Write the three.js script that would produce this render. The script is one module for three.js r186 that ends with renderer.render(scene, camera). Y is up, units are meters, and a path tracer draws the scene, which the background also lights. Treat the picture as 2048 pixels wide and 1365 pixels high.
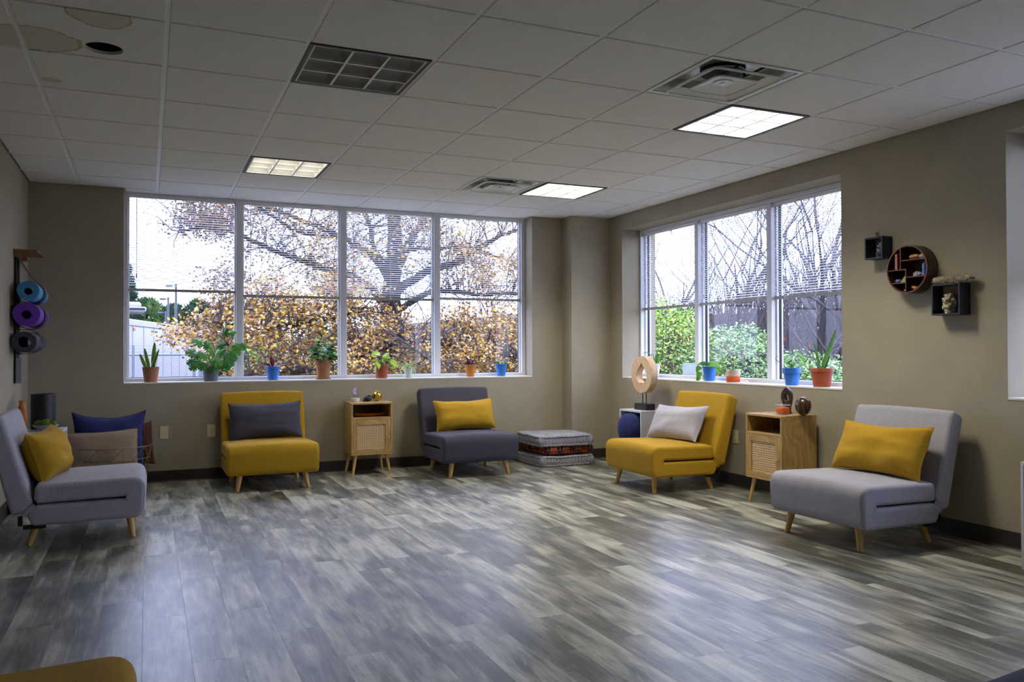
import * as THREE from 'three';
import { RoundedBoxGeometry } from 'three/addons/geometries/RoundedBoxGeometry.js';
import { mergeGeometries, mergeVertices } from 'three/addons/utils/BufferGeometryUtils.js';
import { ImprovedNoise } from 'three/addons/math/ImprovedNoise.js';
import { RectAreaLightUniformsLib } from 'three/addons/lights/RectAreaLightUniformsLib.js';

// ───────────────────────── camera, sky, exposure ─────────────────────────
const scene = new THREE.Scene();
const camera = new THREE.PerspectiveCamera(45.06, 2048 / 1365, 0.05, 400);
camera.position.set(0.9214, 1.172, 7.9879);
camera.up.set(-0.001664, 0.999938, 0.011056);
camera.lookAt(0.9214 + 0.405124, 1.172 + 0.010782, 7.9879 - 0.914198);
const SKY = new THREE.Color().setRGB(3.6, 4.1, 6.2);           // flat late-autumn overcast
scene.background = SKY;
const renderer = new THREE.WebGLRenderer({ antialias: true });
renderer.toneMapping = THREE.LinearToneMapping;
renderer.toneMappingExposure = 1.15;
renderer.shadowMap.enabled = true;
RectAreaLightUniformsLib.init();
const LAMP = { on: 220, glow: 3.0, color: new THREE.Color().setRGB(1.0, 0.955, 0.82) };

// room: x to the right along the window wall, z towards the camera, y up (metres)
const W = 5.54, D = 10.6, H = 2.606, G = 0.6096, GX = 0.39, GZ = 4.12;   // ceiling grid lines at x = GX + i G, z = GZ - j G
const SILL1 = 0.893, SILL2 = 0.883;

// ───────────────────────── helpers ─────────────────────────
function rng(seed) { let s = seed | 0; return () => { s = (s + 0x6d2b79f5) | 0; let t = Math.imul(s ^ (s >>> 15), 1 | s); t = (t + Math.imul(t ^ (t >>> 7), 61 | t)) ^ t; return ((t ^ (t >>> 14)) >>> 0) / 4294967296; }; }
const IN = new ImprovedNoise(), ns = (x, y, z) => IN.noise(x, y, z);
function fbm(x, y, z, o = 4) { let s = 0, a = 0.5, f = 1; for (let i = 0; i < o; i++) { s += a * ns(x * f, y * f, z + i * 7.3); a *= 0.5; f *= 2.03; } return s; }
const V = (x, y, z) => new THREE.Vector3(x, y, z), lerp = THREE.MathUtils.lerp, clamp = THREE.MathUtils.clamp, sstep = THREE.MathUtils.smoothstep;
const used = new Map();
function numbered(n) { const k = used.get(n) || 0; used.set(n, k + 1); return k ? n + '_' + String(k).padStart(3, '0') : n; }
function thing(name, label, category, p = [0, 0, 0], turn = 0, group) {
  const o = new THREE.Group(); o.name = numbered(name); o.position.set(...p); o.rotation.y = turn; scene.add(o);
  o.userData = { label, category }; if (group) o.userData.group = group; return o;
}
function part(name, geo, mat, parent, p, r) {
  const m = new THREE.Mesh(geo, mat); m.name = name; m.castShadow = m.receiveShadow = true;
  if (p) m.position.set(...p); if (r) m.rotation.set(...r); parent.add(m); return m;
}
function solo(name, geo, mat, label, category, p, r, group) {
  const m = part(numbered(name), geo, mat, scene, p, r); m.userData = { label, category }; if (group) m.userData.group = group; return m;
}
function struct(name, geo, mat) { const m = part(name, geo, mat, scene); m.userData.kind = 'structure'; return m; }
function structGroup(name) { const g = new THREE.Group(); g.name = name; g.userData.kind = 'structure'; scene.add(g); return g; }
function plain(g) { g = g.index ? g.toNonIndexed() : g; for (const k of Object.keys(g.attributes)) if (!['position', 'normal', 'uv'].includes(k)) g.deleteAttribute(k); return g; }
const merge = (list) => mergeGeometries(list.map(plain));
// uv in metres from the dominant axis of each face's normal
function uvm(geo, s = 1, swap = false) {
  geo = plain(geo); const p = geo.attributes.position, uv = new Float32Array(p.count * 2), a = V(), b = V(), c = V();
  for (let i = 0; i < p.count; i += 3) {
    a.fromBufferAttribute(p, i); b.fromBufferAttribute(p, i + 1); c.fromBufferAttribute(p, i + 2);
    const n = b.clone().sub(a).cross(c.clone().sub(a)), x = Math.abs(n.x), y = Math.abs(n.y), z = Math.abs(n.z);
    [a, b, c].forEach((v, k) => { let u, w; if (y >= x && y >= z) { u = v.x; w = v.z; } else if (x >= z) { u = v.z; w = v.y; } else { u = v.x; w = v.y; } if (swap) [u, w] = [w, u]; uv[(i + k) * 2] = u * s; uv[(i + k) * 2 + 1] = w * s; });
  }
  geo.setAttribute('uv', new THREE.BufferAttribute(uv, 2)); return geo;
}
const tr = (g, x, y, z) => g.translate(x, y, z);
const box = (w, h, d, x = 0, y = 0, z = 0) => tr(new THREE.BoxGeometry(w, h, d), x, y, z);
const rbox = (w, h, d, r, x = 0, y = 0, z = 0, seg = 2) => tr(new RoundedBoxGeometry(w, h, d, seg, Math.min(r, w / 2.01, h / 2.01, d / 2.01)), x, y, z);
const span = (x0, x1, y0, y1, z0, z1) => box(x1 - x0, y1 - y0, z1 - z0, (x0 + x1) / 2, (y0 + y1) / 2, (z0 + z1) / 2);
const rspan = (x0, x1, y0, y1, z0, z1, r = 0.003) => rbox(x1 - x0, y1 - y0, z1 - z0, r, (x0 + x1) / 2, (y0 + y1) / 2, (z0 + z1) / 2);
const lathe = (pts, n = 40) => new THREE.LatheGeometry(pts.map((p) => new THREE.Vector2(p[0], p[1])), n);
const cyl = (r0, r1, h, n = 24, x = 0, y = 0, z = 0) => tr(new THREE.CylinderGeometry(r1, r0, h, n), x, y + h / 2, z);
function rod(a, b, ra, rb = ra, n = 16) { // tapered rod from a to b with rounded rims
  const d = b.clone().sub(a), L = d.length(), e = Math.min(ra, rb) * 0.25;
  const g = lathe([[0.0001, 0], [ra - e, 0], [ra, e], [rb, L - e], [rb - e, L], [0.0001, L]], n);
  g.applyQuaternion(new THREE.Quaternion().setFromUnitVectors(V(0, 1, 0), d.normalize())); return tr(g, a.x, a.y, a.z);
}
class MB { // collects raw triangles into one geometry
  constructor() { this.p = []; this.i = []; this.uv = []; }
  tube(pts, rad, sides = 5) {
    const base = this.p.length / 3, t = V(), n = V(), b = V(); let up = V(0.13, 0.31, 0.94);
    for (let k = 0; k < pts.length; k++) {
      t.copy(pts[Math.min(k + 1, pts.length - 1)]).sub(pts[Math.max(k - 1, 0)]).normalize();
      n.copy(up).addScaledVector(t, -up.dot(t)); if (n.lengthSq() < 1e-4) n.set(t.y, -t.x, 0.01); n.normalize(); up.copy(n); b.crossVectors(t, n);
      const r = typeof rad === 'number' ? rad : rad[k];
      for (let s = 0; s < sides; s++) { const a = (s / sides) * Math.PI * 2, c = Math.cos(a) * r, d = Math.sin(a) * r; this.p.push(pts[k].x + n.x * c + b.x * d, pts[k].y + n.y * c + b.y * d, pts[k].z + n.z * c + b.z * d); this.uv.push(s / sides, k * 0.2); }
      if (k) for (let s = 0; s < sides; s++) { const s2 = (s + 1) % sides, i0 = base + (k - 1) * sides, i1 = base + k * sides; this.i.push(i0 + s, i0 + s2, i1 + s, i0 + s2, i1 + s2, i1 + s); }
    }
    return this;
  }
  geo() { const g = new THREE.BufferGeometry(); g.setAttribute('position', new THREE.Float32BufferAttribute(this.p, 3)); g.setAttribute('uv', new THREE.Float32BufferAttribute(this.uv, 2)); g.setIndex(this.i); g.computeVertexNormals(); return g; }
}
const tubeGeo = (pts, r, sides = 8, closed = false, n = 0) => new THREE.TubeGeometry(new THREE.CatmullRomCurve3(pts, closed), n || pts.length * 6, r, sides, closed);
function grid(nu, nv, f, closeU = false) { // parametric sheet, f(u, v) -> [x, y, z], uv = metres-free 0..1
  const p = [], uv = [], idx = [];
  for (let j = 0; j <= nv; j++) for (let i = 0; i <= nu; i++) { const q = f(i / nu, j / nv); p.push(q[0], q[1], q[2]); uv.push(q[3] ?? i / nu, q[4] ?? j / nv); }
  for (let j = 0; j < nv; j++) for (let i = 0; i < nu; i++) { const a = j * (nu + 1) + i, b = a + 1, c = a + nu + 1, d = c + 1; idx.push(a, b, c, b, d, c); }
  const g = new THREE.BufferGeometry(); g.setAttribute('position', new THREE.Float32BufferAttribute(p, 3)); g.setAttribute('uv', new THREE.Float32BufferAttribute(uv, 2)); g.setIndex(idx); g.computeVertexNormals(); return g;
}
function smooth(g) { g = g.clone(); g.deleteAttribute('normal'); const uv = g.attributes.uv; g.deleteAttribute('uv'); g = mergeVertices(g, 1e-4); g.computeVertexNormals(); return g; }
function lumpy(geo, amp, freq, seed = 0, sc = [1, 1, 1]) { // noise along the normal
  geo = smooth(geo); const p = geo.attributes.position, n = geo.attributes.normal;
  for (let i = 0; i < p.count; i++) { const x = p.getX(i), y = p.getY(i), z = p.getZ(i), d = amp * fbm(x * freq + seed, y * freq, z * freq, 3) * 2; p.setXYZ(i, (x + n.getX(i) * d) * sc[0], (y + n.getY(i) * d) * sc[1], (z + n.getZ(i) * d) * sc[2]); }
  geo.computeVertexNormals(); return uvm2(geo);
}
function uvm2(geo) { const p = geo.attributes.position, uv = new Float32Array(p.count * 2); for (let i = 0; i < p.count; i++) { uv[i * 2] = p.getX(i) + p.getZ(i) * 0.6; uv[i * 2 + 1] = p.getY(i) + p.getZ(i) * 0.4; } geo.setAttribute('uv', new THREE.BufferAttribute(uv, 2)); return geo; }

// ───────────────────────── textures ─────────────────────────
function tex(w, h, f, { srgb = true, rep = [1, 1], wrap = true } = {}) {
  const d = new Uint8Array(w * h * 4);
  for (let y = 0; y < h; y++) for (let x = 0; x < w; x++) { const c = f(x, y, x / w, y / h), o = (y * w + x) * 4; d[o] = clamp(c[0], 0, 255); d[o + 1] = clamp(c[1], 0, 255); d[o + 2] = clamp(c[2], 0, 255); d[o + 3] = 255; }
  const t = new THREE.DataTexture(d, w, h, THREE.RGBAFormat); t.magFilter = THREE.LinearFilter; t.minFilter = THREE.LinearMipmapLinearFilter; t.generateMipmaps = true;
  if (wrap) t.wrapS = t.wrapT = THREE.RepeatWrapping; t.repeat.set(...rep); if (srgb) t.colorSpace = THREE.SRGBColorSpace; t.needsUpdate = true; return t;
}
const gray = (v) => [v, v, v];
const mix3 = (a, b, t) => [lerp(a[0], b[0], t), lerp(a[1], b[1], t), lerp(a[2], b[2], t)];
// tileable fbm: blend of shifted copies
function tfbm(u, v, f, s, o = 3) { const a = u * f, b = v * f; const n = (x, y) => fbm(x, y, s, o); const wu = sstep(u, 0.8, 1), wv = sstep(v, 0.8, 1); return lerp(lerp(n(a, b), n(a - f, b), wu), lerp(n(a, b - f), n(a - f, b - f), wu), wv); }

// weathered oak planks: twelve boards stacked in one atlas (2048 along x 170 rows each)
const PW = 0.1727, PL = 1.22, ROWS = 12;
const plankTex = (() => {
  const tone = rng(77), t0 = Array.from({ length: ROWS }, () => (tone() - 0.5) * 0.46), warm = Array.from({ length: ROWS }, () => tone() - 0.4);
  const dark = [72, 73, 65], mid = [134, 134, 122], light = [198, 196, 178];
  return tex(2048, 2040, (x, y) => {
    const k = Math.floor(y / 170), a = (x / 2048) * PL, b = ((y % 170) / 170) * PW;
    const wx = fbm(a * 3, b * 9, k * 3.1 + 5, 2) * 0.25;
    const n1 = fbm(a * 2.4 + wx + k * 11, b * 9 + wx * 2, k * 5.7, 4), n2 = fbm(a * 4.5 + k, b * 44, k * 2.3 + 9, 3), gr = ns(a * 7 + k * 3, b * 240, k + 0.5), sw = ns(a * 190, b * 14, k * 1.7) * sstep(ns(a * 4, b * 12, k + 30), 0.0, 0.35);
    const kn = ns(a * 3.3 + k * 5, b * 15, 60 + k), crack = sstep(Math.abs(ns(a * 5 + wx * 4, b * 60 + wx * 20, k + 90)), 0.045, 0.0) * sstep(kn, 0.1, 0.4);
    const half = k % 3 ? (b > PW * (0.36 + 0.1 * (k % 4)) ? 1 : -1) : 0, sub = half * 0.16 * sstep(Math.sin(a * (3 + k % 5) + k * 2 + half), -0.3, 0.3);
    let v = 0.5 + n1 * 1.25 + sub + n2 * 0.42 + gr * 0.2 + sw * 0.16 + t0[k] - crack * 0.22;
    v = clamp(v, 0, 1);
    const c = v < 0.5 ? mix3(dark, mid, v * 2) : mix3(mid, light, v * 2 - 1);
    const w = warm[k] * 6 + ns(a * 5, b * 20, 40 + k) * 7; return [c[0] + w, c[1] + w * 0.4, c[2] - w];
  }, { wrap: false });
})();
const fabricTex = tex(512, 512, (x, y, u, v) => { const s = tfbm(u, v * 1, 40, 3, 2), t = ns(x * 0.09, y * 0.9, 2) + ns(x * 0.9, y * 0.09, 5), c = tfbm(u, v, 5, 9, 3); return gray(222 + s * 22 + t * 14 + c * 12); }, { rep: [2.4, 2.4] });
const heatherTex = tex(512, 512, (x, y, u, v) => { const t = ns(x * 0.06, y * 0.85, 2) + ns(x * 0.85, y * 0.06, 5), c = tfbm(u, v, 6, 9, 3), f = ns(x * 0.5, y * 0.5, 8); return gray(216 + t * 34 + c * 12 + f * 14); }, { rep: [2.6, 2.6] });
const weaveBump = tex(256, 256, (x, y) => gray(128 + 60 * Math.sin(x * Math.PI / 4) * Math.sin(y * Math.PI / 4) + 40 * ns(x * 0.3, y * 0.3, 1)), { srgb: false, rep: [16, 16] });
const wallBump = tex(512, 512, (x, y, u, v) => gray(128 + 110 * tfbm(u, v, 60, 4, 2)), { srgb: false, rep: [1.2, 1.2] });
const wallTex = tex(512, 512, (x, y, u, v) => gray(246 + 14 * tfbm(u, v, 6, 21, 3) + 6 * tfbm(u, v, 50, 2, 2)), { rep: [0.7, 0.7] });
const tileBump = tex(512, 512, (x, y, u, v) => gray(150 + 90 * tfbm(u, v, 70, 4, 2) - (ns(x * 0.35, y * 0.35, 9) > 0.42 ? 60 : 0)), { srgb: false, rep: [1.64, 1.64] });
const tileTex = tex(512, 512, (x, y, u, v) => gray(243 + 5 * tfbm(u, v, 5, 31, 3) + 8 * tfbm(u, v, 80, 6, 2) - (ns(x * 0.35, y * 0.35, 9) > 0.45 ? 18 : 0)), { rep: [1.64, 1.64] });
function woodTex(dark, light, seed, rings = 34) { return tex(512, 1024, (x, y, u, v) => { const w = tfbm(u, v, 3, seed, 2) * 0.5, g = ns((u + w * 0.12) * rings, v * 3, seed), f = ns(x * 0.55, y * 0.035, seed + 3), k = Math.sin((u * 5 + w * 3 + 0.6 * ns(u * 2, v * 2.2, seed + 8)) * 9); return mix3(dark, light, clamp(0.55 + g * 0.35 + f * 0.3 + k * 0.14, 0, 1)); }); }
const oakTex = woodTex([142, 110, 58], [202, 168, 102], 12), ashTex = woodTex([180, 136, 70], [228, 190, 118], 41, 20), paleTex = woodTex([176, 140, 96], [222, 190, 146], 57, 26), darkWoodTex = woodTex([30, 20, 13], [76, 54, 37], 71, 26), rackTex = woodTex([110, 76, 36], [160, 118, 64], 29, 16);

// ───────────────────────── materials ─────────────────────────
const std = (o) => new THREE.MeshStandardMaterial(o), phy = (o) => new THREE.MeshPhysicalMaterial(o);
const hex = (h) => new THREE.Color(h);
const M = {
  wall: std({ color: hex('#a49a84'), map: wallTex, bumpMap: wallBump, bumpScale: 0.0006, roughness: 0.75 }),
  hidden: std({ color: hex('#8d877b'), roughness: 0.9 }),
  tile: std({ color: hex('#f4f2ec'), map: tileTex, bumpMap: tileBump, bumpScale: 0.0012, roughness: 0.95 }),
  gridBar: std({ color: hex('#efeff0'), roughness: 0.5 }),
  plank: phy({ map: plankTex, roughness: 0.36, bumpMap: plankTex, bumpScale: 0.00022, clearcoat: 0.4, clearcoatRoughness: 0.32 }),
  subfloor: std({ color: hex('#2c2a27'), roughness: 0.9 }),
  baseboard: std({ color: hex('#2b2623'), roughness: 0.5 }),
  frame: std({ color: hex('#dcdde2'), roughness: 0.45 }),
  gasket: std({ color: hex('#17181d'), roughness: 0.6 }),
  glass: phy({ color: 0xffffff, specularIntensity: 0.3, transmission: 1, thickness: 0, roughness: 0, ior: 1.5 }),
  sill: std({ color: hex('#dedad0'), roughness: 0.45 }),
  slat: std({ color: hex('#f0f0f3'), roughness: 0.5 }),
  blindRail: std({ color: hex('#a6a6a4'), roughness: 0.45 }),
  cord: std({ color: hex('#d5d5d8'), roughness: 0.7 }),
  black: std({ color: hex('#15151a'), roughness: 0.45 }),
  blackPaint: std({ color: hex('#1d2030'), roughness: 0.5 }),
  steel: std({ color: hex('#b9bcc2'), roughness: 0.3, metalness: 0.9 }),
  oak: std({ map: oakTex, bumpMap: oakTex, bumpScale: 0.0004, roughness: 0.5 }),
  leg: std({ map: ashTex, roughness: 0.42 }),
  pale: std({ map: paleTex, bumpMap: paleTex, bumpScale: 0.0006, roughness: 0.55 }),
  darkWood: std({ map: darkWoodTex, roughness: 0.35 }),
  rackWood: std({ map: rackTex, roughness: 0.5 }),
  ivory: std({ color: hex('#d8cfa8'), roughness: 0.4 }),
  whiteLaminate: std({ color: hex('#d2d3da'), roughness: 0.4 }),
};
const cloth = (h, map = fabricTex, sheen = 0.25) => phy({ color: hex(h), map, bumpMap: weaveBump, bumpScale: 0.0004, roughness: 0.92, sheen: 1, sheenColor: hex(h).lerp(new THREE.Color(1, 1, 1), 0.25).multiplyScalar(sheen), sheenRoughness: 0.5 });
M.mustard = cloth('#c79a12'); M.charcoal = cloth('#4b4a58'); M.greyCloth = cloth('#c3c0ca', heatherTex); M.greyPillow = cloth('#d2cfda', heatherTex); M.navy = cloth('#262e6c', fabricTex, 0.5); M.beige = cloth('#a89078', heatherTex); M.knit = cloth('#5a2f24'); M.cushionGrey = cloth('#b2b0bb', heatherTex);

// ───────────────────────── room shell ─────────────────────────
const TB = 0.36, TR = 0.42, TOP = 3.0, LOW = -0.3, W1 = [0.73, 4.70], W2 = [0.463, 3.49], W3 = [4.75, 7.77], HEAD2 = 2.452;
struct('wall_back', merge([span(-0.3, W1[0], LOW, TOP, -TB, 0), span(W1[1], W + TR, LOW, TOP, -TB, 0), span(W1[0], W1[1], LOW, SILL1 - 0.014, -TB, 0), span(W1[0], W1[1], H + 0.05, TOP, -TB, 0)].map((g) => uvm(g))), M.wall);
struct('wall_right', merge([span(W, W + TR, LOW, TOP, 0, W2[0]), span(W, W + TR, LOW, TOP, W2[1], W3[0]), span(W, W + TR, LOW, TOP, W3[1], D + 0.3),
  ...[W2, W3].flatMap((w) => [span(W, W + TR, LOW, SILL2 - 0.014, w[0], w[1]), span(W, W + TR, HEAD2, TOP, w[0], w[1])])].map((g) => uvm(g))), M.wall);
struct('wall_left', uvm(span(-0.3, 0, LOW, TOP, 0, D + 0.3)), M.wall);
struct('wall_front', uvm(span(0, W, LOW, TOP, D, D + 0.3)), M.wall);
struct('wall_column', uvm(span(5.06, W, 0, H, 0, 0.22)), M.wall);
// baseboards with a coved toe
function skirting(name, ax, az, bx, bz, nx, nz) {
  const L = Math.hypot(bx - ax, bz - az), s = new THREE.Shape(); s.moveTo(0, 0); s.lineTo(0.016, 0); s.quadraticCurveTo(0.005, 0.004, 0.0045, 0.02); s.lineTo(0.0045, 0.1); s.lineTo(0.003, 0.103); s.lineTo(0, 0.103); s.closePath();
  const g = new THREE.ExtrudeGeometry(s, { depth: L, bevelEnabled: false, curveSegments: 5 }), z = V(bx - ax, 0, bz - az).normalize(), x = V(nx, 0, nz);
  g.applyMatrix4(new THREE.Matrix4().makeBasis(x, V(0, 1, 0), z).setPosition(ax, 0, az)); if (new THREE.Vector3().crossVectors(x, V(0, 1, 0)).dot(z) < 0) { const id = plain(g); const p = id.attributes.position, q = p.clone(); for (let i = 0; i < p.count; i += 3) { p.copyAt(i + 1, q, i + 2); p.copyAt(i + 2, q, i + 1); } id.computeVertexNormals(); return struct(name, id, M.baseboard); }
  return struct(name, g, M.baseboard);
}
skirting('baseboard_back', 0, 0, 5.06, 0, 0, 1);
skirting('baseboard_column_front', 5.06, 0.22, W, 0.22, 0, 1);
skirting('baseboard_column_side', 5.06, 0, 5.06, 0.22, -1, 0);
skirting('baseboard_right', W, 0.22, W, D, -1, 0);
skirting('baseboard_left', 0, 0, 0, D, 1, 0);

// floor: subfloor slab and single boards with bevelled edges
{
  const floor = structGroup('floor'); part('subfloor', span(-0.3, W + TR, -0.25, -0.0045, -TB, D + 0.3), M.subfloor, floor);
  const r = rng(5), shared = new Map(), far = [];
  function board(w, l, row, flip, u0) { // local: x 0..w, z 0..l, top y = 0
    const key = [w.toFixed(4), l.toFixed(4), row, flip, u0.toFixed(3)].join(); if (shared.has(key)) return shared.get(key);
    const b = 0.0005, g = 0.0001, x0 = g, x1 = w - g, z0 = g, z1 = l - g, d = -0.0003, e = -0.0045;
    const P = [[x0 + b, 0, z0 + b], [x1 - b, 0, z0 + b], [x1 - b, 0, z1 - b], [x0 + b, 0, z1 - b], [x0, d, z0], [x1, d, z0], [x1, d, z1], [x0, d, z1], [x0, e, z0], [x1, e, z0], [x1, e, z1], [x0, e, z1]];
    const I = [0, 3, 1, 1, 3, 2]; for (let k = 0; k < 4; k++) { const n = (k + 1) % 4; I.push(k, k + 1 > 3 ? 0 : k + 1, 4 + k, n, 4 + n, 4 + k, 4 + k, 4 + n, 8 + k, 4 + n, 8 + n, 8 + k); }
    const geo = new THREE.BufferGeometry(); geo.setAttribute('position', new THREE.Float32BufferAttribute(P.flat(), 3));
    geo.setAttribute('uv', new THREE.Float32BufferAttribute(P.flatMap(([x, , z]) => { let u = u0 + z / PL, v = x / PW; if (flip & 1) u = 1 - u; if (flip & 2) v = 1 - v; return [u, (row * 170 + 2 + v * 166) / 2040]; }), 2));
    geo.setIndex(I); const out = geo.toNonIndexed(); out.computeVertexNormals(); shared.set(key, out); return out;
  }
  for (let k = -1; ; k++) {
    const xa = 0.041 + k * PW, x0 = Math.max(0, xa), x1 = Math.min(W, xa + PW); if (x0 >= W) break; if (x1 - x0 < 0.004) continue;
    let z = -r() * PL, prev = -1;
    while (z < D) {
      const z0 = Math.max(z, 0), z1 = Math.min(z + PL, D), row = Math.floor(r() * ROWS), flip = Math.floor(r() * 4);
      if (z1 - z0 > 0.02) { const g = board(x1 - x0, z1 - z0, row, flip, (z0 - z) / PL); if (z0 < 7.4) part('plank', g, M.plank, floor, [x0, 0, z0]); else far.push(g.clone().translate(x0, 0, z0)); }
      z += PL; prev = row;
    }
  }
  part('plank', mergeGeometries(far), M.plank, floor).userData.kind = 'stuff';
}

// ───────────────────────── ceiling ─────────────────────────
const ceiling = structGroup('ceiling');
const gx = (i) => GX + i * G, gz = (j) => GZ - j * G;
const troffers = [[2, 0], [2, 4], [6, 0], [6, 4]], diffusers = [[5, -1], [5, 4]];
{
  part('deck', span(-0.3, W + TR, TOP, TOP + 0.2, -TB, D + 0.3), M.hidden, ceiling);
  const stainAt = (list, amp) => (px, pz) => { // signed ring distance for blobs given in metres on the ceiling
    let fill = 0, ring = 0; for (const [cx, cz, rx, rz, rot, s] of list) { const c = Math.cos(rot), n = Math.sin(rot), dx = (px - cx) * c + (pz - cz) * n, dz = -(px - cx) * n + (pz - cz) * c; const d = Math.hypot(dx / rx, dz / rz) - 1 + 0.22 * fbm(px * 7, pz * 7, s, 3) + 0.05 * ns(px * 60, pz * 60, s); fill = Math.max(fill, sstep(-d, 0, 0.02) * 0.55); ring = Math.max(ring, Math.exp(-((d / 0.03) ** 2))); } return [fill * amp, ring * amp];
  };
  const stained = (x0, z0, list) => { const f = stainAt(list, 1); return std({ color: M.tile.color, map: tex(256, 256, (x, y, u, v) => { const n = 240 + 10 * fbm(u * 40, v * 40, 3, 2), [a, b] = f(x0 + u * G, z0 + v * G); return mix3([n, n, n * 0.99], [150, 128, 78], clamp(a * 0.45 + b * 0.6, 0, 0.85)); }, { wrap: false }), bumpMap: null, roughness: 0.95 }); };
  const blobs = [[0.43, 3.66, 0.21, 0.165, 0.25, 1], [0.73, 4.08, 0.125, 0.14, 0.1, 4], [0.455, 3.04, 0.045, 0.045, 0, 9]];
  const special = { '0,0': stained(gx(0), gz(1), blobs), '-1,0': stained(gx(-1), gz(1), blobs), '0,1': stained(gx(0), gz(2), blobs) };
  const e = 0.0115, geos = new Map();
  function tileGeo(w, d) { // tegular tile, lip lower than the grid
    const key = w.toFixed(3) + d.toFixed(3); if (geos.has(key)) return geos.get(key);
    const a = w / 2 - e, b = d / 2 - e, c = 0.002, P = [[-a + c, 0, -b + c], [a - c, 0, -b + c], [a - c, 0, b - c], [-a + c, 0, b - c], [-a, c, -b], [a, c, -b], [a, c, b], [-a, c, b], [-a, 0.016, -b], [a, 0.016, -b], [a, 0.016, b], [-a, 0.016, b]];
    const I = [0, 1, 2, 0, 2, 3]; for (let k = 0; k < 4; k++) { const n = (k + 1) % 4; I.push(k, 4 + k, n, n, 4 + k, 4 + n, 4 + k, 8 + k, 4 + n, 4 + n, 8 + k, 8 + n); } I.push(8, 10, 9, 8, 11, 10);
    const geo = new THREE.BufferGeometry(); geo.setAttribute('position', new THREE.Float32BufferAttribute(P.flat(), 3)); geo.setAttribute('uv', new THREE.Float32BufferAttribute(P.flatMap((q) => [q[0] + G / 2, q[2] + G / 2]), 2)); geo.setIndex(I);
    const out = geo.toNonIndexed(); out.computeVertexNormals(); geos.set(key, out); return out;
  }
  const skip = new Set([...troffers, ...diffusers].map(String)), holeTile = () => { // tile with the opening of a removed downlight
    const a = G / 2 - e, s = new THREE.Shape(); s.moveTo(-a, -a); s.lineTo(a, -a); s.lineTo(a, a); s.lineTo(-a, a); s.closePath(); const h = new THREE.Path(); h.absarc(0.731 - gx(0.5), 3.656 - gz(0.5), 0.083, 0, Math.PI * 2, true); s.holes.push(h);
    const g = new THREE.ExtrudeGeometry(s, { depth: 0.016, bevelEnabled: false, curveSegments: 40 }); g.rotateX(Math.PI / 2); g.translate(0, 0.016, 0); return uvOff(g);
  };
  function uvOff(g) { g = plain(g); const p = g.attributes.position, uv = g.attributes.uv; for (let i = 0; i < p.count; i++) uv.setXY(i, p.getX(i) / G + 0.5, p.getZ(i) / G + 0.5); return g; }
  for (let i = -1; i <= 8; i++) for (let j = -11; j <= 6; j++) {
    if (skip.has(i + ',' + j)) continue;
    let x0 = Math.max(0, gx(i)), x1 = Math.min(W, gx(i + 1)), z1 = Math.min(D, gz(j)), z0 = Math.max(0, gz(j + 1)); if (x1 - x0 < 0.03 || z1 - z0 < 0.03) continue;
    if (j === 6 && i >= 1 && i <= 6) z0 = -0.182;
    const sp = special[i + ',' + j]; let g = i === 0 && j === 0 ? holeTile() : tileGeo(x1 - x0, z1 - z0);
    if (sp && !(i === 0 && j === 0)) { g = g.clone(); const p = g.attributes.position, uv = g.attributes.uv; for (let k = 0; k < p.count; k++) uv.setXY(k, ((x0 + x1) / 2 + p.getX(k) - gx(i)) / G, ((z0 + z1) / 2 + p.getZ(k) - gz(j + 1)) / G); }
    part('ceiling_tile', g, sp || M.tile, ceiling, [(x0 + x1) / 2, H, (z0 + z1) / 2]);
  }
  for (const [x0, x1] of [[W1[0], gx(1)], [gx(7), W1[1]]]) part('ceiling_tile', tileGeo(x1 - x0, 0.182), M.tile, ceiling, [(x0 + x1) / 2, H, -0.091]);
  for (let i = 0; i <= 8; i++) part('grid_bar', span(gx(i) - 0.012, gx(i) + 0.012, H + 0.006, H + 0.03, -0.18 * (i > 0 && i < 8), D), M.gridBar, ceiling);
  for (let j = -10; j <= 6; j++) part('grid_bar', span(0, W, H + 0.0062, H + 0.026, gz(j) - 0.012, gz(j) + 0.012), M.gridBar, ceiling);
  const duct = lathe([[0.088, 0], [0.09, 0.0], [0.09, 0.16], [0.088, 0.16], [0.088, 0]], 36); part('downlight_can', merge([duct, cyl(0.09, 0.09, 0.005, 36, 0, 0.16, 0)]), M.gasket, ceiling, [0.731, H + 0.017, 3.656]);
}

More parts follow.
